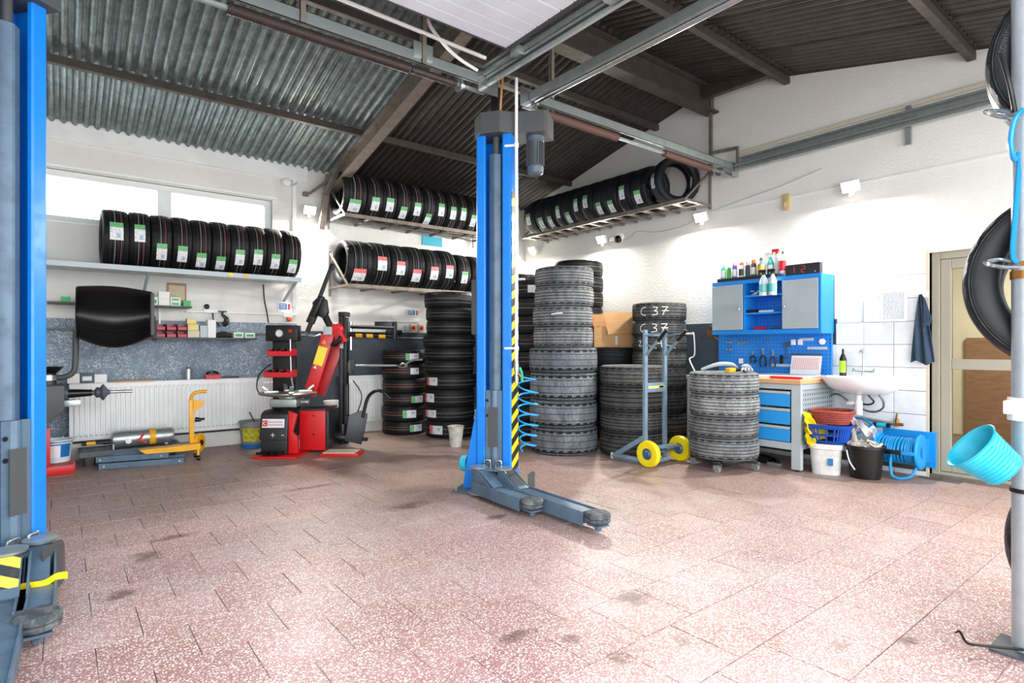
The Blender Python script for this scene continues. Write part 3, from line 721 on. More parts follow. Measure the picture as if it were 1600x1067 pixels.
rail_rack('tyre_rack', 'steel rack high on the right wall', 5.47, 5.99, 3.84, 6.72, 2.803, 14, STEELR, 'x')

# ---------------------------------------------------------------- two-post lift
def rib(t, name, mat, p0, p1, w, z0, z1):
    return
PADM = paint('dusty_pad_rubber', '3C4347', .7, 0, '9AA0A0', 22, .6)
def lift_arm(t, p0, p1, w, pad, gz=.20, disc=True, stripe=None):
    p0 = Vector((p0[0], p0[1], 0)); p1 = Vector((p1[0], p1[1], 0)); d = (p1 - p0).normalized(); n = Vector((-d.y, d.x, 0)); L = (p1 - p0).length
    m = M(); z0, z1 = .035, .112; h = Vector((0, 0, 1))
    # box channel with open tapered end
    m.bar(p0 + h * (z0 + z1) / 2, p1 + h * (z0 + z1) / 2, w - .016, z1 - z0)
    for s_ in (-1, 1): m.bar(p0 + n * s_ * (w / 2 - .004) + h * (z0 + z1 + .01) / 2, p1 + d * .03 + n * s_ * (w / 2 - .004) + h * (z0 + z1 + .01) / 2, .008, z1 - z0 + .012)
    m.cyl(p0 + h * .03, p0 + h * gz, .045)
    # upright cheek plates
    for s_ in (-1, 1):
        q = p0 + n * s_ * (w / 2 - .012); a = q + h * z1; b = q + h * (gz - .01); c = q + d * (.07) + h * (gz - .01); e = q + d * .26 + h * z1
        m.add([a, b, c, e, a + n * .008, b + n * .008, c + n * .008, e + n * .008], [(0, 1, 2, 3), (7, 6, 5, 4), (0, 4, 5, 1), (1, 5, 6, 2), (2, 6, 7, 3), (3, 7, 4, 0)])
    m.bar(p0 + d * .06 + h * (gz - .012), p0 + d * .255 + h * (z1 + .004), w * .62, .012)
    a = m.build('arm', SLATE, t, bevel=.002, smooth=30)
    M().lathe([(.0, gz), (.068, gz), (.070, gz + .012), (.0, gz + .016)], 24, p0, cap=False).build('pivot_disc', GALV, a)
    M().lathe([(.0, .018), (.07, .018), (.07, .032), (.0, .032)], 24, p0, cap=False).build('pivot_disc', GALV, a)
    if stripe:
        st = M(); st.bar(p0 + d * .065 + h * (gz - .003), p0 + d * .25 + h * (z1 + .011), w * .56, .002); st.build('hazard_tape', STRIPE2, a, smooth=0)
    br = M(); br.bar(p1 + h * .06, p1 + d * .06 + h * .06, .06, .03); br.build('pad_bracket', SLATE, a)
    c = Vector((pad[0], pad[1], 0)); pd = M()
    pd.lathe([(.0, .030), (.022, .030), (.022, .045), (.038, .045), (.038, .062), (.055, .064), (.074, .072), (.078, .082), (.070, .092), (.078, .100), (.078, .118), (.066, .128), (0, .130)], 28, c, cap=False)
    pd.build('pad', PADM, a); kn = M(); kn.cyl(c + h * .012, c + h * .032, .02, seg=6); kn.bar(c + h * .05 - d * .05, c + h * .05 + d * .05, .09, .012); kn.build('pad_screw', SLATE, a)
    return a
STRIPE2 = m_stripe('worn_yellow_tape', 'E9DD55', '3B3F42', 0, 7, 9)
STRIPE3 = m_stripe('post_hazard_tape', 'F2E020', '17181A', 1, -2.6, 8.3)
def lift_post(label, C0, rz, s):
    t = thing('lift_post', label, 'car lift', (C0[0], C0[1], 0), rz)
    sec = [(-.146, .012), (-.146, .20), (.146, .20), (.146, .012), (.134, 0), (.078, 0), (.070, .008), (.070, .03), (.076, .03), (.076, .014), (.132, .014), (.132, .186), (-.132, .186), (-.132, .014), (-.076, .014), (-.076, .03), (-.070, .03), (-.070, .008), (-.078, 0), (-.134, 0)]
    M().prism(sec, .015, 2.83).build('column', BLUE, t, smooth=0)
    M().prism([(-.046, .075), (-.046, .045), (-.006, .022), (.006, .022), (.046, .045), (.046, .075)], .10, 2.66).build('screw_cover', SLATE, t, smooth=0)
    M().cyl((0, .07, 2.66), (0, .07, 2.83), .028).build('screw', DGREY, t)
    ca = M(); ca.b2((-.067, .004, .14), (.067, .05, .80)); ca.prism([(-.03, .006), (-.006, -.008), (.006, -.008), (.03, .006)], .14, .80)
    c = ca.build('carriage', SLATE, t, bevel=.003, smooth=0)
    M().b2((-.040, -.011, .36), (.034, -.0085, .67)).build('rubber_guard', DGREY, c, bevel=.001, smooth=0)
    for z in (.72, .62 if s < 0 else .60): M().lathe([(.010, 0), (.012, .003)], 14, (-.052, .003, z), (0, -1, 0)).build('bolt_hole', BLACK, c, smooth=0)
    for x in (-.045, .045):
        g = M().tube([(x - .018, -.02, .165), (x - .018, -.03, .245), (x - .006, -.032, .258), (x + .022, -.032, .258), (x + .03, -.03, .245), (x + .03, -.028, .17)], .007, 8); g.build('lock_pin', CHROME, c)
    xr = .15 if s > 0 else .075; ck = M(); ck.b2((-.15, -.16, .20), (xr, .0, .215)); ck.b2((-.15, -.16, .02), (xr, .0, .035)); ck.b2((-.05, -.05, .035), (.05, .0, .2)); ck.build('arm_yoke', SLATE, c, bevel=.003, smooth=0)
    a, b = (-.31, .22) if s > 0 else (-.25, .06)
    M().b2((a, -.11, 0), (b, .28, .016)).build('base_plate', SLATE2, t, bevel=.003, smooth=0)
    for x in (a + .03, b - .03):
        for y in (-.08, .25): M().cyl((x, y, .016), (x, y, .04), .011, seg=6).build('anchor_bolt', GALV, t)
    gx = -1
    M().prism([(gx * .146, .016), (gx * .262, .016), (gx * .255, .10), (gx * .150, .66), (gx * .146, .66)], .02, .18, 'y').build('gusset', BLUE, t, bevel=.003, smooth=0)
    return t
# prism with axis y: poly given as (x, z)
pc = lift_post('blue two-post lift column with grey carriage in the middle of the garage', (2.667, 3.627), -math.radians(55), 1)
M().b2((.146, .012, .17), (.1485, .19, 2.36)).build('hazard_tape', STRIPE3, pc, smooth=0, label='yellow and black striped tape')
hd = M().prism([(-.18, .06), (-.09, -.055), (.07, -.055), (.16, .01), (.40, .03), (.42, .06), (.42, .27), (-.18, .27)], 2.80, 2.965).build('head_cover', DGREY, pc, bevel=.003, smooth=0)
mo = M(); mo.lathe([(.0, 2.50), (.045, 2.50), (.062, 2.515), (.066, 2.56), (.060, 2.57), (.060, 2.76), (.070, 2.77), (.070, 2.80), (0, 2.80)], 24, (.30, .15, 0), cap=False)
motor = mo.build('motor', paint('motor_grey', '59646B', .45, .2), pc)
fn = M()
for k in range(18):
    a = 2 * PI * k / 18; fn.b2((0, 0, 0), (.001, .001, .001)) if False else fn.box((.30 + .066 * math.cos(a), .15 + .066 * math.sin(a), 2.665), (.014, .004, .18), (0, 0, a))
fn.build('cooling_fins', DGREY, motor, smooth=0)
M().b2((-.205, .05, 1.24), (-.147, .22, 1.68)).build('control_box', DGREY, pc, bevel=.006)
M().b2((-.035, .04, 2.965), (.02, .09, 3.30)).build('cable_duct', BLACK, pc, smooth=0)
M().tube([(.05, .02, 2.96), (.06, .0, 3.05), (.075, -.01, 3.2), (.085, .0, 3.35)], .009).build('hydraulic_hose', paint('orange_hose', 'B9804E', .5), pc)
lift_arm(pc, (-.075, -.12), (.385, -.47), .15, (.455, -.535), .215)
lift_arm(pc, (.12, -.115), (.845, -.665), .135, (.925, -.73), .215, stripe=True)
g = M(); g.grid(10, 6, lambda u, v: (.30 + .03 * math.sin(u * 3), -.06 + .14 * u, .03 + v * (.16 - .10 * (u - .3) ** 2 * 2))); g.build('foot_guard', DGREY, pc, thick=.005)
M().lathe([(0, 0), (.07, 0), (.065, .05), (.03, .075), (0, .08)], 20, (-.262, .13, .19), (-1, 0, 0), cap=False).build('cap', CYAN, pc, label='turquoise plastic cap')
pl = lift_post('blue lift column at the left edge beside the camera', (-.158, 3.547), math.radians(39.7), -1)
M().b2((-.17, -.05, 2.80), (.17, .27, 2.965)).build('head_cover', DGREY, pl, bevel=.003, smooth=0)
lift_arm(pl, (.028, -.10), (-.315, -.50), .13, (-.369, -.585), .235)
a2 = lift_arm(pl, (-.135, -.13), (-.88, -.98), .17, (-.95, -1.06), .24, stripe=True)
g = M(); g.grid(14, 8, lambda u, v: (-.06 + .22 * u, -.225 + .14 * u - .035 * math.sin(u * PI), .025 + v * (.215 - .11 * max(0, u - .45) ** 2 * 4))); g.build('foot_guard', DGREY, pl, thick=.008)
g = M(); g.grid(12, 2, lambda u, v: (-.215 + .15 * u, -.27 - .10 * u + .01 * math.sin(9 * u), .100 + .030 * v + .004 * math.sin(10 * u) + .02 * u)); g.build('yellow_wrap', YELW, pl, thick=.004, label='yellow tape wrap')

# ---------------------------------------------------------------- sectional doors: raised panel, tracks, springs
TZ = 3.13
t = thing('sectional_door', 'raised white ribbed overhead door panel hanging above the left bay', 'garage door', (.9, 1.7, 3.19))
for k in range(5):
    y1 = 1.42 - k * .56; m = M(); prof = []
    nn = 5
    for q in range(nn):
        a = y1 - .555 * q / nn; b = y1 - .555 * (q + 1) / nn + .004
        m.b2((-1.45, a, .0), (1.50, b + .007, .045))
        m.b2((-1.45, b + .007, .009), (1.50, b - .004, .045))
    m.build('door_section', DOORP, t, smooth=0)
M().b2((1.50, -1.3, .0), (1.54, 1.43, .05)).build('end_stile', DGREY, t, smooth=0); M().b2((-1.45, 1.42, -.004), (1.54, 1.435, .05)).build('rear_rail', DGREY, t, smooth=0)
hb = M(); hb.box((1.56, .50, -.04), (.07, .10, .09)); hb.box((1.57, 1.38, -.02), (.06, .08, .06)); hb.build('roller_hinge', GALV, t, bevel=.003)
def track(label, p, q, group=None, side=(1, 0, 0)):
    p = Vector(p); q = Vector(q); sd = Vector(side); t = M(); z = Vector((0, 0, 1))
    t.bar(p, q, .004, .062)
    for k in (-1, 1): t.bar(p + z * k * .031 + sd * .012, q + z * k * .031 + sd * .012, .028, .004)
    for k in (-1, 1): t.bar(p + z * k * .022 + sd * .026, q + z * k * .022 + sd * .026, .004, .02)
    o = t.build('door_track', GALV, smooth=0); return tag(o, label, 'track', group)
track('galvanised ceiling track on the right edge of the white door panel, upper rail', (2.50, -.0, TZ + .07), (2.50, 3.50, TZ + .07), side=(-1, 0, 0))
track('galvanised ceiling track beside the white door panel, lower rail', (2.53, -.0, TZ), (2.53, 3.50, TZ), side=(-1, 0, 0))
track('galvanised ceiling track of the right bay, left side', (2.93, 0, TZ), (2.93, 3.50, TZ))
tt = M().cyl((2.985, 0, TZ - .035), (2.985, 3.48, TZ - .035), .021).build('track_tube', CHROME); tag(tt, 'bright round tube along the right bay ceiling track', 'track')
track('galvanised horizontal track along the right wall, lower rail', (5.93, 0, TZ), (5.93, 3.50, TZ), side=(-1, 0, 0))
track('dark galvanised horizontal track along the right wall, upper rail', (5.955, 0, TZ + .085), (5.955, 3.45, TZ + .085), side=(-1, 0, 0))
for y in (1.85, .7):
    b = M().b2((5.965, y - .022, 2.95), (5.995, y + .022, 3.30)).build('track_bracket', GALV, bevel=.002, smooth=0); tag(b, 'short vertical steel bracket on the wall behind the track, %s the sink' % ('above' if y > 1 else 'right of'), 'bracket')
def crossbar(label, x0, x1, springs, lab2, mt):
    t = thing('spring_bar', label, 'door hardware', ((x0 + x1) / 2, 3.54, TZ))
    c = (x0 + x1) / 2; a = x0 - c; b = x1 - c
    m = M(); m.b2((a, -.03, -.03), (b, -.026, .05)); m.b2((a, -.03, .046), (b, .03, .05)); m.b2((a, -.03, -.03), (b, -.01, -.026)); m.build('cross_channel', GALV, t, smooth=0)
    M().bar((a + .02, .04, -.055), (b - .02, .04, -.055), .022).build('shaft', GALV, t)
    for s0, s1, r in springs:
        n = int((s1 - s0) / .012); pr = []
        for i in range(n + 1): pr += [(r, s0 - c + (s1 - s0) * i / n), (r * .9, s0 - c + (s1 - s0) * (i + .5) / n)]
        M().lathe([(0, s0 - c)] + pr + [(0, s1 - c)], 16, (0, .04, -.055), (1, 0, 0), cap=False).build('torsion_spring', mt, t)
    for x in (a + .03, b - .03): M().b2((x - .09, -.035, -.09), (x + .09, -.030, .06)).build('end_plate', CHROME, t, smooth=0)
    for x in (b - .25, a + .25): M().lathe([(0, 0), (.05, 0), (.05, .012), (.03, .02), (.03, .04), (0, .04)], 20, (x, .04, -.055), (1, 0, 0), cap=False).build('cable_drum', CHROME, t)
    return t
SPR = paint('dark_brown_spring', '3A302C', .5, .3); SLV = paint('brown_sleeve', '5E4238', .6)
crossbar('galvanised cross channel with dark torsion spring behind the left bay door', -.5, 2.56, ((.75, 1.9, .036), (1.92, 2.28, .028)), '', SPR)
crossbar('galvanised cross channel with brown sleeved springs reaching the right wall', 2.90, 5.98, ((3.12, 4.05, .036), (4.75, 5.55, .036)), '', SLV)
tag(M().tube([(-.4, 3.50, 3.33), (1.0, 3.50, 3.33), (2.5, 3.50, 3.30)], .014).build('conduit', WPLAST), 'white conduit running above the left cross channel', 'conduit')
tag(M().tube([(1.98, 3.52, 3.62), (2.02, 3.52, 3.42), (2.12, 3.50, 3.30), (2.25, 3.49, 3.22), (2.42, 3.49, 3.18)], .012).build('flexible_conduit', WPLAST), 'white flexible conduit looping down beside the door track', 'conduit')
for x, y, z0, z1, lb in ((1.15, 3.5, 3.10, 4.05, 'perforated steel hanger left of the white conduit loop'), (1.98, 3.5, 3.10, 4.05, 'perforated steel hanger holding the left cross channel near its end'), (3.23, 3.56, 3.05, 4.05, 'perforated steel hanger right of the post above the right cross channel'), (5.93, 3.80, 3.12, 4.12, 'perforated steel hanger against the gable wall')):
    m = M(); m.b2((x - .018, y - .002, z0), (x + .018, y + .002, z1)); m.b2((x - .018, y - .002, z0), (x - .014, y + .03, z1))
    tag(m.build('hanger', STEELR, smooth=0), lb, 'hanger')
m = M(); m.bar((5.93, 3.78, 3.38), (5.95, 3.48, 3.36), .03, .03); m.bar((5.93, 3.48, 3.12), (5.93, 3.48, 3.36), .03, .02); tag(m.build('track_stay', STEELR, smooth=0), 'short horizontal steel stay joining the hanger and the wall track', 'bracket')
tag(M().bar((2.5, 3.60, 3.20), (2.95, 3.60, 3.20), .05, .03).build('track_stay', STEELR, smooth=0), 'brown flat stay joining the track ends over the blue post', 'bracket')
tag(M().bar((2.45, 3.30, 3.40), (1.75, 3.36, 3.40), .03, .03).build('track_stay', GALV, smooth=0), 'steel angle stay behind the rear edge of the white door panel', 'bracket')
tag(M().b2((1.9, 3.50, 3.13), (2.05, 3.515, 3.24)).build('mount_plate', GALV, bevel=.003), 'small steel clamp plate on the left cross channel near its right end', 'bracket')
# white air pipe in front of the post
t = thing('air_pipe', 'white vertical air pipe with valve beside the striped side of the post', 'pipe', (2.775, 3.475, 0))
M().cyl((0, 0, 1.03), (0, 0, 3.22), .0125, seg=12).build('pipe', WPLAST, t)
for z in (2.70, 1.13):
    m = M(); m.cyl((0, 0, z - .015), (0, 0, z + .015), .019); m.bar((0, 0, z), (-.06, .07, z), .012, .016); m.build('clip', WPLAST, t)
m = M(); m.cyl((0, 0, .86), (0, 0, 1.03), .012); m.lathe([(.0, .95), (.018, .95), (.020, 1.0), (.014, 1.03)], 14, cap=False); m.build('valve', GALV, t); M().cyl((0, -.0, .95), (.03, -.02, .91), .009).build('outlet', BRASS, t)
M().tube([(.02, -.01, .98), (.035, -.02, .94), (.04, -.02, .87)], .011).build('valve_lever', paint('green_handle', '1FA678', .4), t)
pts = []
for i in range(150):
    f = i / 149; a = f * 2 * PI * 6.5; r = .078 * (1 - .7 * max(0, f - .6)); pts.append((2.88 + r * math.cos(a), 3.46 + r * math.sin(a), .88 - .55 * f ** .9 + .012 * math.sin(a)))
tag(M().tube([(2.79, 3.47, .96), (2.80, 3.47, .91)] + pts, .007, 6).build('coiled_air_hose', HOSE), 'turquoise coiled air hose hanging beside the striped lift post', 'hose')
# ---------------------------------------------------------------- radiators
def radiator(label, x0, x1, z0, z1, n):
    t = thing('radiator', label, 'radiator', ((x0 + x1) / 2, 7.18, z0)); c = (x0 + x1) / 2; h = z1 - z0; a = x0 - c; b = x1 - c
    m = M(); prof = []; pw = (b - a - .06) / n
    xs = [(a, .0), (a + .03, .0)]
    for i in range(n):
        s_ = a + .03 + i * pw; xs += [(s_ + pw * .12, -.0), (s_ + pw * .28, -.016), (s_ + pw * .78, -.016), (s_ + pw * .94, -.0)]
    xs += [(b - .0, .0)]
    vs = []; 
    for z, k in ((0, 0), (.035, 0), (.055, 1), (h - .055, 1), (h - .035, 0), (h, 0)): vs += [(x, -.03 + d * k, z) for x, d in xs]
    nn = len(xs); fs = [(j * nn + i, j * nn + i + 1, (j + 1) * nn + i + 1, (j + 1) * nn + i) for j in range(5) for i in range(nn - 1)]
    m.add(vs, fs); m.build('front_panel', WHITE, t, smooth=0)
    M().b2((a, -.0295, 0), (b, .04, h)).build('body', WHITE, t, smooth=0)
    g = M(); g.b2((a, -.035, h), (b, .045, h + .012))
    g.build('top_grille', WHITE, t, bevel=.003, smooth=0)
    p = M(); p.tube([(a - .04, .02, .02), (a - .02, .02, .02), (a, .02, .02)], .01); p.cyl((a - .05, .02, -.0), (a - .05, .02, .06), .016); p.build('valve', CHROME, t)
radiator('long white ribbed panel radiator on the left wall below the speckled band', .07, 2.16, .20, .765, 48)
radiator('short white ribbed radiator right of the black tyre changer tower', 2.84, 3.46, .15, .745, 15)
tag(M().tube([(-1.5, 7.23, .185), (3.5, 7.23, .175)], .013).build('heating_pipe', DGREY), 'dark heating pipe along the wall just above the white plinth', 'pipe')
tag(M().tube([(-1.2, 7.26, 1.33), (1.9, 7.26, 1.29), (4.6, 7.26, 1.245)], .011).build('wall_pipe', GALV), 'thin grey pipe running along the painted band of the left wall', 'pipe')

# ---------------------------------------------------------------- small shelves and boxes on the left wall
def cbox(name, label, cat, x0, x1, z0, z1, mat, y=7.15, dy=.10, group=None, patch=None, bev=.003):
    o = M().b2((x0, y - dy / 2, z0), (x1, y + dy / 2, z1)).build(name, mat, bevel=bev, smooth=0); tag(o, label, cat, group)
    if patch:
        w = x1 - x0; h = z1 - z0; M().b2((x0 + w * .15, y - dy / 2 - .0015, z0 + h * .25), (x1 - w * .15, y - dy / 2 - .0003, z0 + h * .7)).build('printed_label', patch, o, smooth=0)
    return o
def wshelf(label, x0, x1, z, mat=DGREY):
    m = M(); m.b2((x0, 7.07, z - .018), (x1, 7.30, z)); o = m.build('wall_shelf', mat, bevel=.002, smooth=0); tag(o, label, 'shelf')
wshelf('narrow dark upper wall shelf with small card boxes, left wall', -.1, 1.13, 1.577)
wshelf('narrow dark lower wall shelf with red bins below the upper one', .60, 1.80, 1.238)
t = tag(M().b2((.838, 7.25, 1.24), (.858, 7.29, 1.575)).build('shelf_upright', WPLAST, smooth=0), 'white upright strip between the two narrow wall shelves', 'bracket')
cbox('card_box', 'small green card box at the far left of the upper shelf', 'box', .005, .08, 1.577, 1.628, GREEN)
cbox('card_box', 'white card box beside the black hood on the upper shelf', 'box', .734, .815, 1.577, 1.664, PAPER, patch=GREEN)
cbox('card_box', 'plain white box, lower of the two stacked on the upper shelf', 'box', .821, .922, 1.577, 1.651, WPLAST)
cbox('card_box', 'plain white box, upper of the two stacked on the upper shelf', 'box', .821, .922, 1.652, 1.726, WPLAST)
cbox('card_box', 'white box with green print, lower of the flat pair', 'box', .928, 1.024, 1.577, 1.624, PAPER, patch=GREEN)
cbox('card_box', 'white box with green print, upper of the flat pair', 'box', .928, 1.024, 1.625, 1.67, PAPER, patch=GREEN)
cbox('card_box', 'green card box at the right end of the upper shelf', 'box', 1.048, 1.122, 1.577, 1.64, GREEN)
nb = cbox('notice_board', 'brown framed paper notice on the wall behind the small boxes', 'notice', .92, 1.105, 1.60, 1.84, m_wood('brown_frame', 'A9764F', '8E5F3E'), 7.285, .02)
M().b2((.935, 7.270, 1.615), (1.09, 7.2745, 1.815)).build('sheet', paint('yellowed_paper', 'C9BC9C', .7, 0, 'A79C82', 30, .6), nb, smooth=0)
bins = [(.723, .79), (.796, .882), (.888, .983), (.989, 1.084)]
bn = ['first', 'second', 'third', 'fourth']
for r, zb in ((0, 1.238), (1, 1.314)):
    for i, (a, b) in enumerate(bins):
        t = thing('storage_bin', 'small crimson parts bin, %s from the left in the %s row' % (bn[i], 'lower' if r == 0 else 'upper'), 'bin', ((a + b) / 2, 7.14, zb), 0, 'crimson parts bins')
        w = (b - a) / 2 - .003; m = M()
        m.b2((-w, -.07, 0), (w, .06, .004)); m.b2((-w, .056, 0), (w, .06, .068)); m.b2((-w, -.07, 0), (w, -.066, .036))
        for s_ in (-1, 1): m.prism([(-.07, 0), (.06, 0), (.06, .068), (-.03, .068), (-.07, .036)], s_ * w - .003 * (s_ > 0), s_ * w + .003 * (s_ < 0), 'x')
        m.build('bin_body', PINK, t, smooth=0)
        c = M(); rr = random.Random(i * 7 + r)
        for k in range(7): c.box((rr.uniform(-w + .012, w - .012), rr.uniform(-.05, .03), .02 + rr.uniform(0, .014)), (.016, .022, .012), (rr.uniform(-.5, .5), rr.uniform(-.5, .5), rr.uniform(0, 3)))
        o = c.build('small_parts', [BLACK, GALV, DGREY][(i + r) % 3], t, smooth=0); o['kind'] = 'stuff'
CRMB = paint('cream_card', 'DDD3B4', .6)
cbox('card_box', 'cream box with yellow print on top of the pile right of the bins', 'box', 1.085, 1.178, 1.388, 1.448, CRMB, patch=YELW)
cbox('card_box', 'cream box with yellow print in the middle of the pile', 'box', 1.092, 1.20, 1.314, 1.386, CRMB, patch=YELW)
cbox('card_box', 'cream box at the bottom of the pile right of the bins', 'box', 1.092, 1.206, 1.239, 1.312, CRMB)
cbox('card_box', 'pale grey box between the cream pile and the tall white box', 'box', 1.212, 1.284, 1.239, 1.372, LGREY)
cbox('card_box', 'tall white carton on the lower shelf', 'box', 1.288, 1.371, 1.239, 1.437, PAPER)
cbox('card_box', 'white box with green print, left of two at the shelf end', 'box', 1.555, 1.658, 1.239, 1.303, PAPER, patch=GREEN)
cbox('card_box', 'white box with green print, right end of the lower shelf', 'box', 1.674, 1.782, 1.239, 1.300, PAPER, patch=GREEN)
m = M(); m.tube([(1.39, 7.13, 1.255), (1.45, 7.12, 1.28), (1.53, 7.13, 1.262)], [.02, .035, .022], 10); m.tube([(1.38, 7.16, 1.262), (1.43, 7.15, 1.285)], .022, 8)
tag(m.build('rubber_valves', RUB), 'dark lump of rubber valves on the lower shelf before the last boxes', 'spare parts')
t = thing('hanging_tool', 'black air gun hanging on the wall by the cable duct', 'tool', (1.47, 7.24, 1.39))
M().tube([(.0, 0, .0), (.03, 0, .02), (.035, 0, .07), (-.01, 0, .12), (-.0, 0, .15)], [.028, .032, .026, .012, .012], 10).build('gun_body', BLACK, t); M().b2((-.05, -.01, .145), (.04, .01, .158)).build('gun_top', BLACK, t)
tag(M().tube([(1.37, 7.27, 1.53), (1.375, 7.25, 1.44), (1.42, 7.25, 1.40), (1.44, 7.25, 1.37)], .007).build('hook_wire', BLACK), 'black bent wire hook hanging left of the air gun', 'hook')
tag(M().lathe([(0, 0), (.028, 0), (.028, .02), (.012, .03), (0, .03)], 18, (1.312, 7.30, 1.595), (0, -1, 0), cap=False).build('wall_socket', BLACK), 'round black wall socket above the tall white carton', 'socket')
cbox('cable_box', 'flat white cable box on the wall left of the air gun', 'box', 1.275, 1.42, 1.523, 1.562, WPLAST, 7.28, .04)
# things standing on the long radiator
cbox('card_box', 'white box at the left end on the long radiator', 'box', .055, .152, .778, .872, PAPER, 7.16)
cbox('card_box', 'grey box between two white ones on the long radiator', 'box', .157, .265, .778, .872, SLATE2, 7.16, patch=PAPER)
cbox('card_box', 'white box third from the left on the long radiator', 'box', .27, .373, .778, .862, PAPER, 7.16)
cbox('cardboard_sheet', 'flat piece of cardboard lying on the long radiator', 'cardboard', .42, .80, .778, .792, CARD, 7.16)
m = M().lathe([(0, 0), (.033, 0), (.034, .12), (.02, .135), (.012, .14), (.014, .16), (0, .16)], 20, (1.108, 7.16, .777), cap=False); tag(m.build('spray_can', GALV), 'grey metal spray can standing on the long radiator', 'can')
t = thing('tool_tray', 'small red tray with black tools on the long radiator', 'tray', (1.345, 7.15, .777))
M().prism([(-.07, 0), (.07, 0), (.08, .055), (.06, .045), (-.06, .045), (-.08, .055)], -.04, .04, 'y').build('tray', REDP, t)
m = M(); m.tube([(-.06, 0, .06), (.0, .01, .08), (.06, 0, .06)], .014); m.box((-.02, .01, .075), (.05, .03, .03)); m.build('tools', BLACK, t)
tag(M().bar((1.44, 7.15, .79), (1.62, 7.15, .79), .02, .02).build('black_bar', BLACK), 'short black bar lying on the radiator right of the red tray', 'tool')
# signs, switches, alarm box
SB = paint('sign_blue', '1C6FB5', .4)
for x0, x1, z0, z1, lb in ((2.095, 2.26, 1.575, 1.68, 'small white and blue notice sign left of the tyre changer'), (3.85, 4.04, 1.565, 1.665, 'small white and blue notice sign above the orange switches')):
    o = cbox('notice_sign', lb, 'sign', x0, x1, z0, z1, PAPER, 7.29, .008, bev=0); w = x1 - x0
    M().b2((x0 + .01, 7.2845, z0 + .02), (x0 + w * .62, 7.2855, z1 - .01)).build('blue_print', SB, o, smooth=0)
    m = M(); m.b2((x1 - .05, 7.2845, z0 + .02), (x1 - .025, 7.2855, z1 - .015)); m.build('red_print', RED, o, smooth=0)
    m = M()
    for k in range(3): m.b2((x0 + .02, 7.2840, z0 + .035 + k * .02), (x0 + w * .52, 7.2844, z0 + .042 + k * .02))
    m.build('white_print', PAPER, o, smooth=0)
cbox('poster', 'turquoise blue rectangular sign under the highest rack', 'sign', 4.09, 4.42, 2.60, 2.735, paint('teal_sign', '12A0B8', .4), 7.29, .01, bev=0)
def switch(label, x, z, knob):
    t = thing('safety_switch', label, 'switch', (x, 7.27, z)); M().b2((-.035, -.03, -.055), (.035, .03, .055)).build('housing', CREAM, t, bevel=.006)
    M().b2((-.028, -.034, -.03), (.028, -.031, .03)).build('plate', ORNG, t, smooth=0); m = M(); m.lathe([(0, 0), (.02, 0), (.02, .02), (0, .02)], 16, (0, -.034, 0), (0, -1, 0), cap=False); m.b2((-.006, -.065, -.02), (.006, -.05, .02)); m.build('knob', knob, t)
switch('cream switch with orange knob, left of the pair by the tyre stacks', 3.92, 1.40, RED); switch('cream switch with orange and red knob, right of the pair', 4.05, 1.40, RED)
cbox('switch_box', 'small grey box with cable left of the orange switches', 'switch', 3.80, 3.87, 1.35, 1.43, LGREY, 7.27, .05)
cbox('cable_duct', 'short white horizontal cable duct above the orange switches', 'trunking', 3.54, 4.06, 1.478, 1.512, WPLAST, 7.28, .04)
cbox('switch_box', 'white control box with orange light above the gauge panel', 'switch', 2.15, 2.26, 1.50, 1.56, WPLAST, 7.28, .04)
tag(M().lathe([(0, 0), (.03, 0), (.03, .03), (.02, .05), (0, .055)], 16, (2.225, 7.30, 1.475), (0, -1, 0), cap=False).build('warning_light', ORNG), 'round orange light on the wall above the gauge panel', 'lamp')
m = M().tube([(1.905, 7.22, 1.88), (1.91, 7.2, 1.7), (1.925, 7.15, 1.55), (1.93, 7.1, 1.42)], .008); tag(m.build('black_cable', BLACK), 'thin black cord hanging from the shelf end beside the gauge panel', 'cord')
t = thing('wall_siren', 'small white round siren high on the left wall near the strut', 'alarm', (2.19, 7.3, 3.16))
M().lathe([(0, 0), (.05, 0), (.06, .03), (.045, .06), (.02, .07), (0, .07)], 18, (0, 0, 0), (0, -1, 0), cap=False).build('body', WPLAST, t); M().tube([(.02, -.03, .0), (.08, -.04, -.02), (.12, -.02, .01)], .012).build('cable', LGREY, t)
t = thing('wall_electric_box', 'dark wall motor box behind the blue hose arm near the switches', 'box', (3.62, 7.24, 1.33)); M().b2((-.1, -.05, -.035), (.1, .05, .035)).build('housing', BLACK, t, bevel=.005)

# ---------------------------------------------------------------- wheel balancer (partly behind the left post)
t = thing('wheel_balancer', 'dark grey wheel balancer with raised black hood and steel shaft', 'wheel balancer', (-.35, 6.62, 0))
m = M(); m.prism([(-.45, .80), (.38, .80), (.38, .58), (.20, .42), (.02, .32), (-.45, .32)], -.22, .22, 'y'); m.build('body', DGREY, t, bevel=.012)
m = M(); m.b2((-.45, -.20, .06), (.0, .2, .40)); m.build('cabinet', RED, t, bevel=.01)
m = M(); m.b2((-.45, -.02, 0), (.46, .22, .075)); m.b2((-.45, -.10, .0), (.45, .02, .075)); m.bar((.255, -.02, .05), (.255, -.02, .42), .05, .05); m.build('base', RED, t, bevel=.006)
M().lathe([(0, .80), (.06, .80), (.055, .89), (.055, .90), (.10, .945), (.105, .96), (.06, .93), (0, .93)], 24, (.27, 0, 0), cap=False).build('cone_holder', BLACK, t)
M().lathe([(.058, .84), (.06, .84), (.06, .885), (.058, .885)], 24, (.27, 0, 0), cap=False).build('cone_ring', CHROME, t)
m = M(); m.cyl((.38, -.04, .715), (.58, -.04, .715), .042, .03); m.build('hub', BLACK, t)
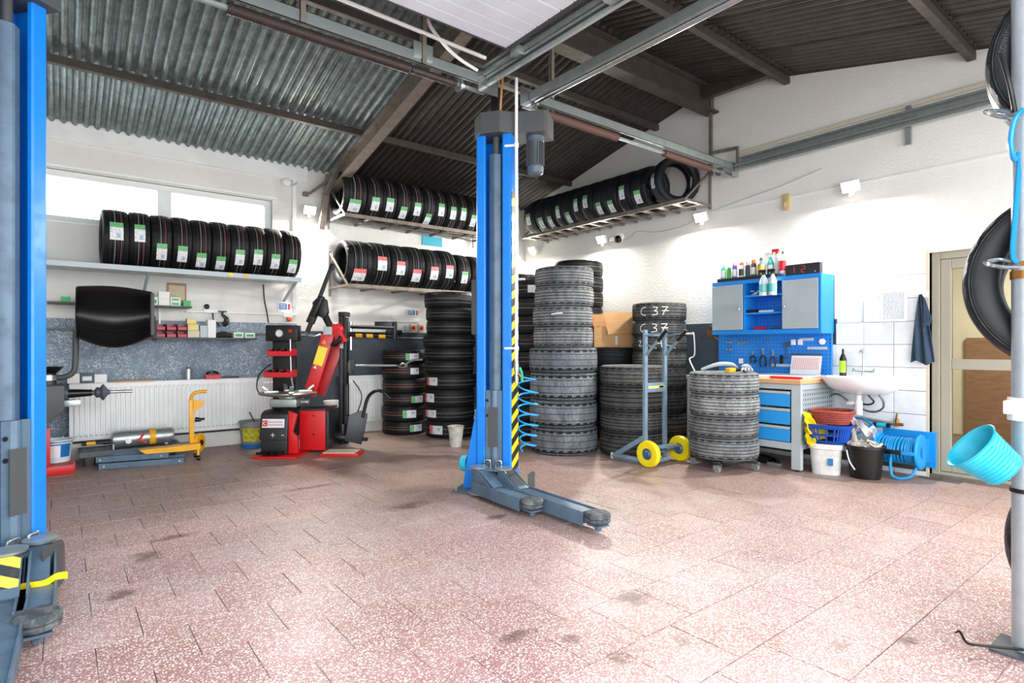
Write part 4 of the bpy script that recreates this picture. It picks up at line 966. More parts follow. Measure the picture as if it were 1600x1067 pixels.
m = M(); m.lathe([(0, .36), (.055, .36), (.06, .38), (.03, .42), (.024, .46), (.024, .60), (.05, .615), (.05, .625), (.045, .64), (.075, .66), (.075, .67), (.03, .70), (.018, .72)], 24, (0, -.04, .715), (1, 0, 0), cap=False); m.build('flange', SLATE2, t)
M().cyl((.70, -.04, .715), (.895, -.04, .715), .014).build('shaft', CHROME, t)
m = M(); m.b2((.37, -.10, .60), (.50, -.04, .66)); m.build('tray', GALV, t, bevel=.01)
M().tube([(.22, .05, .86), (.36, .03, .86), (.44, .02, .90), (.46, .02, 1.0), (.465, .02, 1.30)], .025, 12).build('hood_arm', DGREY, t)
hd = M()
def hood(u, v):
    x = .47 + .57 * u; bulge = .12 * math.sin(PI * u); top = 1.70 - .02 * u - .03 * (1 - math.sin(PI * u)); bot = 1.23 - .10 * math.sin(PI * u) + .02 * u
    y = -.02 + .20 * math.sin(PI * min(1, v * 1.05)) + bulge * .5 - .16
    return (x, y, bot + (top - bot) * v)
hd.grid(24, 16, hood); ho = hd.build('hood', BLACK, t, thick=.012)
rim = M(); rim.tube([Vector(hood(i / 20, 1)) for i in range(21)], .013); rim.tube([Vector(hood(i / 20, 0)) for i in range(21)], .009); rim.tube([Vector(hood(0, i / 12)) for i in range(13)], .012); rim.build('hood_rim', BLACK, ho)
h2 = M(); h2.bar(Vector(hood(1, 1)), Vector(hood(1, .0)), .03, .10); h2.bar(Vector(hood(1, .1)) + Vector((.03, 0, -.08)), Vector(hood(1, .45)) + Vector((.03, 0, 0)), .04, .05); h2.build('hood_end', DGREY, ho, bevel=.006)
hl = M(); hl.tube([Vector(hood(i / 20, .28)) + Vector((0, -.006, 0)) for i in range(21)], .006); hl.build('hood_crease', BLACK, ho)
t = thing('paint_bucket', 'white and blue labelled tub on the red balancer base', 'bucket', (-.03, 6.80, .078))
M().lathe([(.0, .0), (.105, .0), (.125, .19), (.132, .195), (.132, .205), (.118, .205), (.10, .01), (0, .01)], 28, cap=False).build('tub', paint('tub_blue_white', 'CFE6EE', .4), t)
M().lathe([(.1155, .05), (.1275, .17)], 28, cap=False, a0=-2.6, a1=-.6).build('tub_label', SB, t); M().tube(arc((0, 0, .19), .135, PI, 2 * PI, 14, 'xy'), .004).build('handle', CHROME, t)
M().lathe([(.1170, .05), (.1282, .16)], 18, cap=False, a0=-2.1, a1=-1.3).build('tub_print', PAPER, t)

# ---------------------------------------------------------------- tank on a black step, steel ramps, yellow wheel lifter
t = thing('plastic_step', 'black plastic step pallet on the floor under the silver tank', 'pallet', (.56, 6.93, 0))
m = M(); m.b2((-.42, -.18, .115), (.42, .18, .135))
for y in (-.17, .17): m.b2((-.42, y - .012, .09), (.42, y + .012, .14))
for i in range(9): m.b2((-.40 + i * .098, -.18, .13), (-.36 + i * .098, .18, .142))
m.build('top', SLATE2, t, bevel=.003, smooth=0)
for x in (-.34, .34):
    for y in (-.13, .13): M().lathe([(.04, 0), (.055, .115)], 8, (x, y, 0)).build('leg', DGREY, t)
t = thing('air_tank', 'silver cylindrical air blast tank lying on the black step', 'air tank', (.66, 6.88, .225))
R = .082
m = M().lathe([(0, -.27), (.05, -.268), (.075, -.255), (R, -.235), (R, .235), (.075, .258), (.05, .27), (0, .272)], 32, (0, 0, 0), (1, 0, 0), cap=False); tk = m.build('tank', GALV, t)
M().lathe([(R + .0015, .05), (R + .0015, .105)], 20, (0, 0, 0), (1, 0, 0), cap=False).build('yellow_label', YEL, t)
M().cyl((-.13, -.082, -.015), (-.13, -.10, -.015), .026).build('gauge', CHROME, t); M().cyl((-.13, -.1005, -.015), (-.13, -.1015, -.015), .021).build('gauge_dial', PAPER, t)
m = M(); m.bar((-.05, -.085, -.03), (.0, -.10, .05), .012, .02); m.bar((-.06, -.095, .0), (.02, -.095, -.045), .01, .014); m.build('valve', RED, t, label='red lever valve')
m = M(); m.cyl((-.27, 0, -.02), (-.33, 0, -.02), .02); m.cyl((-.33, 0, -.02), (-.40, 0, -.02), .014); m.cyl((-.46, 0, -.02), (-.50, 0, -.02), .018); m.build('nozzle', BLACK, t); M().cyl((-.39, 0, -.02), (-.46, 0, -.02), .019).build('nozzle_grip', YEL, t)
M().bar((-.25, -.05, -.09), (-.25, -.05, .03), .012, .03).build('foot', LGREY, t); M().bar((.2, .0, -.085), (.2, .0, -.07), .03, .08).build('foot', LGREY, t)
for k, (p, q, z) in enumerate((((.30, 6.64), (.97, 6.50), .028), ((.28, 6.69), (.85, 6.57), .083))):
    p = Vector((p[0], p[1], z)); q = Vector((q[0], q[1], z)); m = M(); m.bar(p, q, .17 if k else .20, .004); d = (q - p).normalized(); n = Vector((-d.y, d.x, 0))
    for s_ in (-1, 1): m.bar(p + n * s_ * .095 * (1 - .1 * k), q + n * s_ * .095 * (1 - .1 * k), .006, .052)
    o = m.build('steel_ramp', SLATE, smooth=0); tag(o, 'slate steel channel ramp, %s' % ('on top of the other one under the yellow plate' if k else 'flat on the floor before the black step'), 'ramp')
    for f in (.06, .95 if not k else .9): M().cyl(p + d * (q - p).length * f - n * .100, p + d * (q - p).length * f - n * .106, .008).build('bolt', CHROME, o)
t = thing('wheel_lifter', 'yellow wheel lifter with curved handle and flat fork before the radiator', 'wheel lifter', (1.06, 6.56, 0))
m = M(); m.prism([(-.47, .155), (-.42, .115), (-.10, .105), (.05, .11), (.05, .17), (-.05, .165)], -.09, .05, 'y'); m.build('fork', YEL, t, bevel=.003, smooth=0)
m = M(); m.bar((-.01, .03, .12), (-.015, .03, .60), .042, .035); m.build('upright', YEL, t, bevel=.004)
M().tube([(-.015, .03, .58), (-.012, .03, .63), (.01, .02, .665), (.05, .01, .68), (.12, .0, .682)], .017, 10).build('handle', YEL, t)
m = M(); m.prism([(0, .60), (.10, .58), (.095, .555), (.05, .50), (0, .49)], .0, .012, 'y'); m.build('bracket', YEL, t)
m = M(); m.cyl((.02, .02, .40), (.07, .0, .395), .026, .018); m.cyl((.07, 0, .40), (.10, -.01, .405), .012); m.build('pump', BLACK, t)
M().lathe([(0, -.018), (.09, -.018), (.098, -.010), (.098, .010), (.09, .018), (0, .018)], 24, (.07, .10, .15), (.80, -.60, 0), cap=False).build('wheel', YEL, t)
M().lathe([(0, -.03), (.03, -.03), (.03, .03), (0, .03)], 16, (.07, .10, .15), (.80, -.60, 0), cap=False).build('wheel_hub', BLACK, t)
M().box((-.06, .06, .14), (.10, .08, .06)).build('jack_body', SLATE2, t, bevel=.006)
for x, y in ((.03, -.08), (.03, .1)): M().cyl((x - .01, y, .0255), (x + .015, y, .0255), .025).build('caster', BLACK, t); 
m = M(); m.bar((.03, -.07, .03), (.03, -.07, .12), .02); m.bar((.03, .1, .03), (.03, .08, .12), .02); m.build('caster_fork', YEL, t)
# grease bucket between radiator and tyre changer
t = thing('grease_bucket', 'dirty grey bucket with yellow label beside the tyre changer', 'bucket', (1.73, 6.955, 0))
M().lathe([(0, 0), (.125, 0), (.148, .28), (.155, .285), (.155, .30), (.14, .30), (.12, .012), (0, .012)], 28, cap=False).build('bucket', paint('dirty_grey_bucket', '8C9290', .5, 0, '3E4144', 12, .7), t)
M().lathe([(.1345, .08), (.1475, .23)], 24, cap=False, a0=-2.7, a1=-1.1).build('bucket_label', paint('yellow_label', 'D9D23A', .5, 0, '2A2D20', 26, .9), t); M().lathe([(.128, .0), (.1335, .05)], 28, cap=False).build('blue_band', SB, t)
m = M().tube([(.05, 0, .2), (-.05, -.02, .40)], .008); m.build('brush_handle', DGREY, t); M().lathe([(0, .27), (.14, .27)], 24, cap=False).build('grease', BLACK, t)

# ---------------------------------------------------------------- tyre changer (local x = right, local y = away)
t = thing('tyre_changer', 'red and black tyre changer with turntable, tilting column and right helper tower', 'tyre changer', (1.906, 6.069, 0), -math.radians(38.18))
DC = paint('cabinet_dark', '26282A', .4)
m = M(); m.prism([(-.35, .0), (-.075, .0), (-.075, .34), (-.35, .34)], .03, .20); m.build('lower_cabinet', DC, t, bevel=.01)
m = M(); m.prism([(-.02, .17), (.02, .44), (.10, .47), (.36, .47), (.36, .17)], -.36, -.07, 'x'); m.build('upper_cabinet', DC, t, bevel=.015)
lb = M().b2((-.335, -.0, -.045), (-.105, .003, .045)).build('logo_plate', PAPER, t, loc=(0, .005, .345), rot=(-.15, 0, 0), smooth=0, label='white plate with red logo and lettering')
em = M(); em.box((-.305, -.0015, .0), (.05, .002, .06)); em.build('logo_square', RED, lb, bevel=.0005, smooth=0)
em = M(); em.tube(arc((-.305, -.004, 0), .015, .6, 5.6, 10, 'xz'), .0035, 6); em.build('logo_ring', PAPER, lb)
em = M(); rr = random.Random(3)
for row, (z, a, b) in enumerate(((.013, -.27, -.13), (-.016, -.27, -.12))):
    x = a
    while x < b: w = rr.uniform(.006, .011); em.b2((x, -.0018, z - .008), (x + w, -.0004, z + .008)); x += w + .004
o = em.build('logo_lettering', paint('pink_print', 'C9A6AE', .6), lb, smooth=0); o['kind'] = 'stuff'
m = M(); m.tube([(-.24, -.01, .225), (-.20, -.012, .225)], .006); m.tube([(-.22, -.012, .205), (-.22, -.012, .245)], .006); m.tube([(-.13, -.01, .225), (-.10, -.01, .225)], .006); m.build('pedal_symbols', LGREY, t)
for i in range(4):
    p = M(); p.bar((-.325 + .068 * i, .02, .055), (-.325 + .068 * i, -.10, .045), .045, .014); p.bar((-.325 + .068 * i, -.09, .055), (-.325 + .068 * i, -.11, .05), .05, .025); p.build('pedal', BLACK, t, bevel=.004)
M().b2((-.39, -.12, 0), (.06, .34, .022)).build('base_plate', RED, t, bevel=.003)
m = M(); m.prism([(-.07, .03), (.03, .03), (.02, .20), (-.03, .25), (.02, .44), (-.07, .47)], .02, .06, 'y'); m.build('side_shield', RED, t, bevel=.003)
m = M(); m.b2((-.02, .20, .03), (.253, .60, .455)); m.build('column_box', RED, t, bevel=.006)
for z in (.40, .20): M().lathe([(0, 0), (.01, 0), (.008, .006), (0, .006)], 12, (.13, .20, z), (0, -1, 0), cap=False).build('screw', BLACK, t)
M().b2((.253, .21, .05), (.288, .60, .45)).build('column_box_side', DC, t, bevel=.006); M().b2((-.03, .19, .455), (.26, .61, .475)).build('column_box_lid', DC, t, bevel=.004)
m = M(); m.lathe([(0, .47), (.14, .47), (.15, .50), (0, .50)], 24, (-.17, .22, 0), cap=False); m.build('neck', BLACK, t)
m = M(); m.b2((-.30, .10, .50), (-.02, .34, .585)); m.lathe([(.10, .585), (.10, .62)], 20, (-.14, .22, 0)); m.cyl((.0, .2, .55), (.08, .2, .55), .03); m.cyl((-.3, .2, .54), (-.34, .2, .54), .02); m.build('clamp_drive', GALV, t, bevel=.008)
m = M(); m.lathe([(0, .615), (.20, .615), (.285, .632), (.30, .645), (.29, .652), (.12, .655), (.03, .66), (0, .655)], 36, (-.14, .20, 0), cap=False); tb = m.build('turntable', paint('worn_table_steel', 'A4A29A', .35, .6, '55544E', 14, .6), t)
for k in range(4):
    a = .5 + k * PI / 2; cx, cy = -.14 + .17 * math.cos(a), .20 + .17 * math.sin(a); d = Vector((math.cos(a), math.sin(a), 0)); c = Vector((cx, cy, .662))
    j = M(); j.bar(c - d * .07, c + d * .07, .05, .02); j.bar(c + d * .03 + Vector((0, 0, .01)), c + d * .09 + Vector((0, 0, .06)), .04, .022); j.build('clamp_jaw', GALV, tb, bevel=.003)
# gauge tower
m = M(); m.b2((-.23, .42, .47), (.02, .47, 1.33)); m.build('tower_plate', BLACK, t, bevel=.004)
m = M(); m.b2((-.28, .35, 1.20), (.07, .47, 1.375)); gp = m.build('gauge_panel', BLACK, t, bevel=.01)
M().lathe([(0, 0), (.038, 0), (.040, .006), (.034, .010), (.030, .006), (0, .006)], 24, (-.125, .35, 1.285), (0, -1, 0), cap=False).build('gauge', PAPER, gp); M().lathe([(.036, 0), (.042, 0), (.042, .014), (.036, .014)], 24, (-.125, .35, 1.285), (0, -1, 0), cap=False).build('gauge_ring', GALV, gp)
M().cyl((-.0, .345, 1.31), (-.0, .33, 1.31), .02).build('button', RED, gp)
for z, x0 in ((1.035, -.245), (.805, -.28)):
    tr = M(); tr.b2((x0, .27, z), (.02, .42, z + .008)); tr.b2((x0, .27, z), (.02, .276, z + .055)); tr.b2((x0, .27, z), (x0 + .006, .42, z + .075)); tr.b2((.014, .27, z), (.02, .42, z + .075)); tr.b2((x0, .414, z), (.02, .42, z + .08)); tr.b2((-.12, .27, z), (-.114, .42, z + .06))
    to = tr.build('tool_tray', REDP, t, bevel=.002, smooth=0)
    cc = M(); rr = random.Random(5)
    for k in range(8): cc.box((rr.uniform(x0 + .03, -.01), rr.uniform(.30, .40), z + .05 + rr.uniform(0, .02)), (.03, .02, .03), (rr.uniform(-1, 1), rr.uniform(-1, 1), rr.uniform(0, 3)))
    o = cc.build('tray_contents', BLACK, to, smooth=0); o['kind'] = 'stuff'
    M().tube([(x0 - .0, .30, z + .02), (x0 - .05, .28, z + .0), (x0 - .07, .29, z - .03)], .007).build('tray_hook', GALV, to)
M().tube([(-.01, .33, 1.22), (-.005, .33, 1.0), (.0, .34, .80), (.01, .36, .70)], .009).build('air_wand', GALV, t)
M().tube([(-.24, .36, .95), (-.36, .34, .84), (-.39, .34, .70), (-.36, .34, .62)], .007).build('tray_hose', BLACK, t)
# tilting red column
m = M(); p = Vector((.17, .47, .60)); q = Vector((.37, .50, 1.27)); m.bar(p, q, .14, .13); co = m.build('tilt_column', RED, t, bevel=.01)
m = M(); m.bar(p + Vector((.09, .06, -.0)), q + Vector((.11, .05, -.12)), .06, .10); m.build('column_rear', paint('deep_red_enamel', 'A81218', .35), co, bevel=.008)
m = M(); m.bar(p + (q - p) * .50 + Vector((0, -.0715, 0)), p + (q - p) * .80 + Vector((0, -.0715, 0)), .002, .10); m.build('warning_label', YELW, co, smooth=0, label='yellow warning label')
m = M(); m.prism([(-.03, 0), (.03, 0), (0, .05)], -.001, .001, 'y'); m.build('warning_triangle', YEL, co, loc=(.335, .42, 1.17), rot=(0, .29, 0)); m = M(); m.prism([(-.022, 0), (.022, 0), (0, .035)], -.001, .001, 'y'); m.build('warning_triangle', PAPER, co, loc=(.245, .397, .90), rot=(0, .29, 0))
m = M(); m.tube([(.43, .40, 1.16), (.48, .36, 1.17), (.53, .36, 1.22), (.52, .37, 1.26)], [.02, .032, .026, .01], 10); m.build('column_handle', BLACK, co)
m = M(); m.lathe([(0, -.05), (.06, -.05), (.075, -.03), (.075, .03), (.06, .05), (0, .05)], 20, (.46, .50, 1.33), (0, 1, 0), cap=False); m.bar((.46, .5, 1.33), (.53, .5, 1.18), .11, .10); m.build('pivot_head', RED, co, bevel=.008)
M().b2((.33, .42, 1.27), (.42, .54, 1.36)).build('swing_block', LGREY, co, bevel=.006)
m = M(); m.bar((.40, .48, 1.34), (.27, .50, 1.60), .06, .06); m.build('swing_link', BLACK, t, bevel=.006)
m = M(); m.bar((.17, .46, 1.40), (.28, .47, 1.66), .09, .08); m.bar((.22, .42, 1.47), (.32, .42, 1.70), .07, .05); m.prism([(.22, 1.50), (.33, 1.45), (.37, 1.52), (.35, 1.66), (.28, 1.71), (.20, 1.63)], .44, .52, 'y'); m.build('arm_head', BLACK, t, bevel=.008)
m = M(); m.bar((.14, .46, 1.30), (.24, .46, 1.55), .05, .04); m.bar((.26, .46, 1.64), (.41, .46, 2.03), .028, .04); m.bar((.29, .45, 1.66), (.42, .45, 2.0), .010, .012); m.build('mounting_bar', DC, t, bevel=.004)
m = M(); m.bar((.405, .46, 2.0), (.43, .46, 2.06), .045, .05); m.build('bar_cap', BLACK, t, bevel=.004)
M().tube([(.14, .45, 1.30), (.16, .42, 1.27), (.24, .41, 1.26), (.30, .42, 1.28)], .013).build('mount_tool', CHROME, t)
# right helper tower
m = M(); m.b2((.50, .52, .04), (.545, .62, 1.50)); m.b2((.545, .52, .70), (.59, .62, 1.47)); m.b2((.555, .54, .04), (.60, .60, .72)); m.build('helper_tower', BLACK, t, bevel=.004)
M().b2((.50, .50, 1.48), (.60, .64, 1.53)).build('tower_cap', BLACK, t, bevel=.008); M().b2((.515, .517, 1.12), (.555, .5195, 1.22)).build('tower_label', LGREY, t, smooth=0)
m = M(); m.cyl((.615, .57, 1.10), (.615, .57, 1.42), .018); m.build('guide_rod', CHROME, t)
m = M(); m.cyl((.60, .55, 1.365), (1.10, .55, 1.35), .022); m.b2((1.09, .50, 1.22), (1.115, .60, 1.42)); m.b2((.88, .5, 1.36), (1.08, .6, 1.42)); m.build('helper_arm', BLACK, t, bevel=.004)
M().cyl((.60, .50, 1.375), (1.10, .50, 1.36), .008).build('chrome_rod', CHROME, t)
m = M(); m.cyl((.58, .56, 1.28), (1.08, .56, 1.26), .030); ro = m.build('press_roller', BLACK, t)
for x in (.66, .78, .92): M().cyl((x, .56, 1.2775 - (x - .58) * .04), (x + .075, .56, 1.2745 - (x - .58) * .04), .0312).build('yellow_mark', YEL, ro)
m = M(); m.b2((.60, .50, .84), (.64, .62, .98)); m.cyl((.62, .48, .86), (.62, .48, .96), .02); m.b2((.64, .53, .87), (.655, .60, .99)); m.build('middle_bracket', DGREY, t, bevel=.005)
M().cyl((.65, .56, .925), (1.12, .56, .925), .012).build('middle_rod', CHROME, t)
m = M(); m.tube([(1.12, .56, .925), (1.18, .54, .90), (1.24, .52, .92), (1.20, .52, .95), (1.16, .54, .93)], .010); m.tube([(1.22, .52, .93), (1.30, .5, .985), (1.42, .5, .995)], .012); m.build('press_hook', CHROME, t)
M().tube([(.64, .5, .76), (.74, .48, .60), (.70, .48, .42), (.62, .5, .30)], .007).build('air_line', BLACK, t)
m = M(); m.lathe([(0, -.02), (.115, -.02), (.12, -.01), (.12, .01), (.115, .02), (0, .02)], 28, (.50, .42, .16), (.1, -.1, 1), cap=False); m.lathe([(.03, 0), (.03, .12)], 16, (.50, .42, .16)); m.build('bead_foot', DC, t, bevel=.003)
m = M(); m.prism([(-.10, -.16), (.08, -.19), (.10, -.05), (.11, .15), (.03, .18), (-.09, .12)], -.01, .012, 'y'); m.build('bead_plate', DC, t, loc=(.76, .36, .26), rot=(0, .12, .35), bevel=.004)
M().tube([(.83, .38, .36), (.86, .38, .50), (.90, .38, .60), (.98, .37, .655), (1.06, .36, .64), (1.14, .35, .57)], .019, 10).build('bead_lever', BLACK, t)
m = M(); m.bar((.60, .45, .13), (.86, .37, .12), .04); m.bar((.62, .52, .32), (.80, .40, .24), .04); m.box((.64, .5, .30), (.10, .12, .14)); m.build('bead_arm', DC, t, bevel=.004)
m = M(); m.b2((.26, .0, 0), (.66, .26, .03)); m.build('foot_ramp', RED, t, bevel=.004); 
for k in range(3): M().b2((.285 + .0, .02 + k * .08, .03), (.62, .075 + k * .08, .040)).build('grip_strip', CREAM, t, bevel=.002)
for o in t.children:
    dx = {'tower_plate': -.17, 'gauge_panel': -.17, 'tool_tray': -.15, 'air_wand': -.16, 'tray_hose': -.15, 'tilt_column': -.17, 'swing_link': -.17, 'arm_head': -.17, 'mounting_bar': -.17, 'bar_cap': -.17, 'mount_tool': -.17,
          'helper_tower': -.20, 'tower_cap': -.20, 'tower_label': -.20, 'guide_rod': -.19, 'helper_arm': -.17, 'chrome_rod': -.17, 'press_roller': -.17, 'middle_bracket': -.19, 'middle_rod': -.17, 'press_hook': -.17, 'air_line': -.17,
          'bead_foot': -.12, 'bead_plate': -.22, 'bead_lever': -.22, 'bead_arm': -.20}.get(o.name.split('.')[0])
    if dx: o.location.x += dx
t2 = thing('soap_bucket', 'white paste bucket standing behind the red column box', 'bucket', (2.36 , 6.18, .0))
t2.location = (2.502, 6.567, .31)
M().lathe([(0, 0), (.085, 0), (.098, .19), (.104, .19), (.104, .2), (.094, .2), (.082, .01), (0, .01)], 24, cap=False).build('bucket', WPLAST, t2); M().tube(arc((0, 0, .19), .105, .3, 2.9, 12, 'xy'), .004).build('handle', GALV, t2)
tag(M().b2((2.38, 6.46, 0), (2.62, 6.68, .309)).build('storage_crate', DGREY, bevel=.01), 'dark crate under the white paste bucket behind the tyre changer', 'crate')
t = thing('small_bucket', 'dirty white bucket on the floor left of the blue post', 'bucket', (3.55, 5.55, 0))
M().lathe([(0, 0), (.062, 0), (.088, .22), (.096, .225), (.094, .235), (.082, .23), (.058, .01), (0, .01)], 22, cap=False).build('bucket', paint('dirty_white', 'D2CFC2', .6, 0, '8D8877', 14, .7), t); M().tube(arc((0, 0, .23), .092, .0, PI, 10, 'xy'), .006).build('rag', WPLAST, t)
# ---------------------------------------------------------------- hand truck (world aligned, origin between the wheels)
HT = paint('hand_truck_grey', '7F97A8', .4, .15, '4D5C68', 10, .4)
t = thing('hand_truck', 'grey two-wheeled tyre hand truck with yellow wheels', 'hand truck', (4.57, 3.50, 0))
for x, z0 in ((-.15, .06), (.15, .03)):
    M().bar((x, .05, z0), (x, .05, 1.30), .042, .030).build('upright', HT, t, bevel=.003, smooth=0)
    M().bar((x, .04, 1.06), (x, -.115, 1.215), .022, .022).build('handle_brace', HT, t, smooth=0)
    M().cyl((x, -.10, 1.20), (x, -.20, 1.30), .019, seg=12).build('grip', BLACK, t)
    M().bar((x, .05, 1.245), (x, -.17, 1.27), .016, .016).build('handle_tube', HT, t)
    M().tube([(x, .05, 1.16), (x + .0, -.08, 1.125)], .006).build('stay_rod', GALV, t)
m = M(); m.bar((-.15, .05, 1.255), (.15, .05, 1.255), .022, .022); m.build('top_bar', HT, t)
m = M(); m.b2((-.13, .035, .70), (.13, .045, .79)); cb = m.build('cross_plate', HT, t, bevel=.002); M().b2((-.12, .032, .735), (.12, .0345, .76)).build('yellow_label', paint('pale_yellow', 'E9DC7A', .5), cb, smooth=0)
m = M(); m.b2((.04, .031, .738), (.11, .0318, .757)); m.build('label_print', BLACK, cb, smooth=0)
m = M(); m.bar((-.17, -.03, .185), (.27, -.03, .16), .05, .03); m.bar((-.15, .04, .16), (.15, .04, .16), .04, .03); m.build('axle_beam', HT, t, bevel=.003)
m = M(); m.prism([(.05, .30), (.05, .245), (.42, .02), (.45, .02), (.45, .06)], -.165, -.135, 'x'); m.build('side_brace', HT, t, bevel=.002, smooth=0)
m = M(); m.tube([(-.15, .46, .035), (-.15, .25, .035), (-.15, .05, .035), (-.05, .0, .035), (.15, .0, .035)], .02, 8); m.bar((.15, .02, .03), (.15, .18, .03), .06, .02); m.bar((-.15, .46, .035), (-.15, -.02, .035), .016, .06); m.build('toe_frame', HT, t, bevel=.002)
M().box((-.15, .465, .035), (.035, .03, .06)).build('toe_end', CREAM, t, bevel=.004)
for x in (-.20, .29):
    w = thing('x', 'x', 'x'); bpy.data.objects.remove(w)
    wh = M().lathe([(.055, -.03), (.075, -.036), (.118, -.030), (.127, -.014), (.127, .014), (.118, .030), (.075, .036), (.055, .03)], 36, (x, -.03, .127), (1, 0, 0), cap=False).build('wheel', YELW, t)
    M().lathe([(0, -.012), (.02, -.034), (.03, -.03), (.045, -.012), (.056, -.026), (.058, .026), (.045, .012), (.03, .03), (.02, .034), (0, .034)], 24, (x, -.03, .127), (1, 0, 0), cap=False).build('wheel_hub', SLATE, wh)
    M().cyl((x - .045, -.03, .127), (x + .045, -.03, .127), .012).build('axle_end', SB, wh)
M().cyl((-.2, -.03, .127), (.29, -.03, .127), .010).build('axle', SLATE, t)

# ---------------------------------------------------------------- dolly under the dusty tyres
t = thing('tyre_dolly', 'black wheeled dolly carrying four dusty tyres', 'dolly', (4.92, 3.03, 0))
m = M()
for a in (.35, .35 + PI / 2): m.bar((-.30 * math.cos(a), -.30 * math.sin(a), .09), (.30 * math.cos(a), .30 * math.sin(a), .09), .07, .035)
m.lathe([(.14, .078), (.22, .078), (.22, .105), (.14, .105)], 24, cap=False); m.build('frame', BLACK, t, bevel=.003)
for k in range(4):
    a = .35 + k * PI / 2; x, y = .28 * math.cos(a), .28 * math.sin(a)
    c = M(); c.b2((x - .012, y - .03, .03), (x - .008, y + .03, .08)); c.b2((x + .028, y - .03, .03), (x + .032, y + .03, .08)); c.b2((x - .012, y - .03, .075), (x + .032, y + .03, .082)); co = c.build('caster_fork', GALV, t)
    M().lathe([(0, -.014), (.026, -.014), (.03, -.008), (.03, .008), (.026, .014), (0, .014)], 20, (x + .01, y, .030), (1, 0, 0), cap=False).build('caster_wheel', paint('grey_caster', '8E9093', .5), co)
# things lying on the dusty tyres
GLV = paint('grey_glove', '9FA5AB', .8)
t = thing('work_glove', 'grey work glove draped on the top dusty tyre', 'glove', (5.12, 2.92, .905), .6)
m = M(); m.tube([(-.02, 0, .02), (-.09, .0, .035), (-.14, -.01, .03)], [.03, .04, .035], 10)
for k in range(4): m.tube([(-.12, .03 - .02 * k, .03), (-.18, .045 - .028 * k, .025), (-.21, .05 - .03 * k, .015)], [.012, .011, .008], 8)
m.tube([(-.02, 0, .02), (.05, 0, .03)], [.034, .042], 10); m.build('glove', GLV, t)
tag(M().tube([(4.74, 3.15, .925), (4.86, 3.05, .975), (5.0, 3.0, .97), (5.10, 3.0, .93)], [.012, .02, .022, .02], 10).build('grinder_body', GLV), 'grey curved tool body on the dusty tyre stack', 'tool')
o = M().b2((4.80, 2.89, .905), (4.90, 2.94, .945)).build('tool_battery', YEL, bevel=.006); tag(o, 'small yellow block on the top dusty tyre', 'tool')
tag(M().tube([(4.93, 2.93, .92), (5.0, 2.90, .93), (5.06, 2.87, .915)], [.016, .02, .012], 8).build('hand_tool', BLACK), 'small black and red hand tool on the top dusty tyre', 'tool')
# cardboard box on the winter tyres
t = thing('cardboard_box', 'open brown cardboard box on the winter tyres', 'box', (5.55, 4.99, 1.128), -.6)
m = M(); m.b2((-.27, -.17, 0), (.27, .17, .006)); m.b2((-.27, -.17, 0), (.27, -.164, .26)); m.b2((-.27, .164, 0), (.27, .17, .26)); m.b2((-.27, -.17, 0), (-.264, .17, .26)); m.b2((.264, -.17, 0), (.27, .17, .26)); m.build('carton', CARD, t, smooth=0)
M().add([(-.15, -.172, .44), (.27, -.172, .44), (.27, -.20, .18), (-.10, -.20, .16)], [(0, 1, 2, 3)]).build('flap', CARD, t, thick=.005, smooth=0)
M().add([(-.27, -.16, .26), (-.16, -.168, .44), (-.20, -.172, .26)], [(0, 1, 2)]).build('flap', CARD, t, thick=.005, smooth=0)
M().add([(-.27, .165, .26), (.27, .165, .26), (.27, .17, .43), (-.27, .17, .43)], [(0, 1, 2, 3)]).build('flap', CARD, t, thick=.005, smooth=0)
M().add([(-.27, -.16, .26), (-.27, .16, .26), (-.29, .16, .42), (-.29, -.16, .42)], [(0, 1, 2, 3)]).build('flap', CARD, t, thick=.005, smooth=0)
M().b2((.0, -.1725, .03), (.03, -.171, .14)).build('barcode_label', LGREY, t, smooth=0)

# ---------------------------------------------------------------- workbench
t = thing('workbench', 'grey and blue workbench with wooden top and three drawers', 'workbench', (5.64, 3.08, 0))
x0, x1, y0, y1 = -.36, .35, -.60, .60
m = M()
for x in (x0, x1 - .05):
    for y in (y0, y1 - .085): m.b2((x, y, .015), (x + .05, y + .085, .795))
for y in (y0 + .003, y1 - .043): m.b2((x0 + .049, y, .20), (x1 - .049, y + .04, .245)); m.b2((x0 + .049, y, .745), (x1 - .049, y + .04, .793))
m.b2((x0 + .003, y0 + .084, .745), (x0 + .03, y1 - .084, .793)); m.b2((x0 + .003, y0 + .084, .19), (x0 + .03, y1 - .084, .255)); m.b2((x0 + .03, y0 + .05, .22), (x1 - .05, y1 - .05, .235)); m.b2((x1 - .01, y0 + .09, .25), (x1 - .003, y1 - .09, .74)); m.build('frame', LGREY, t, bevel=.002, smooth=0)
SIDEP = m_perf('perforated_grey_panel', 'A5B1B6', '4C565C', .045, .24, yz=False)
M().b2((x0 + .05, y0 + .006, .245), (x1 - .05, y0 + .012, .745)).build('side_panel', SIDEP, t, smooth=0)
for x in (x0 + .02, x1 - .02):
    for y in (y0 + .04, y1 - .04): M().cyl((x + (.005 if x < 0 else -.005), y, 0), (x, y, .016), .018).build('foot', BLACK, t)
for z0, z1 in ((.585, .735), (.42, .575), (.262, .41)):
    d = M().b2((x0 - .004, y0 + .10, z0), (x0 + .014, .50, z1 - .035)).build('drawer', CABBLUE2, t, bevel=.002, smooth=0)
    M().b2((x0 - .010, y0 + .10, z1 - .033), (x0 + .012, .50, z1 - .008)).build('drawer_handle', LGREY, d, bevel=.003, smooth=0)
m = M(); m.b2((x0 - .02, y0 - .01, .797), (x1, y1, .838)); m.build('worktop', WOOD, t, bevel=.004, smooth=0)
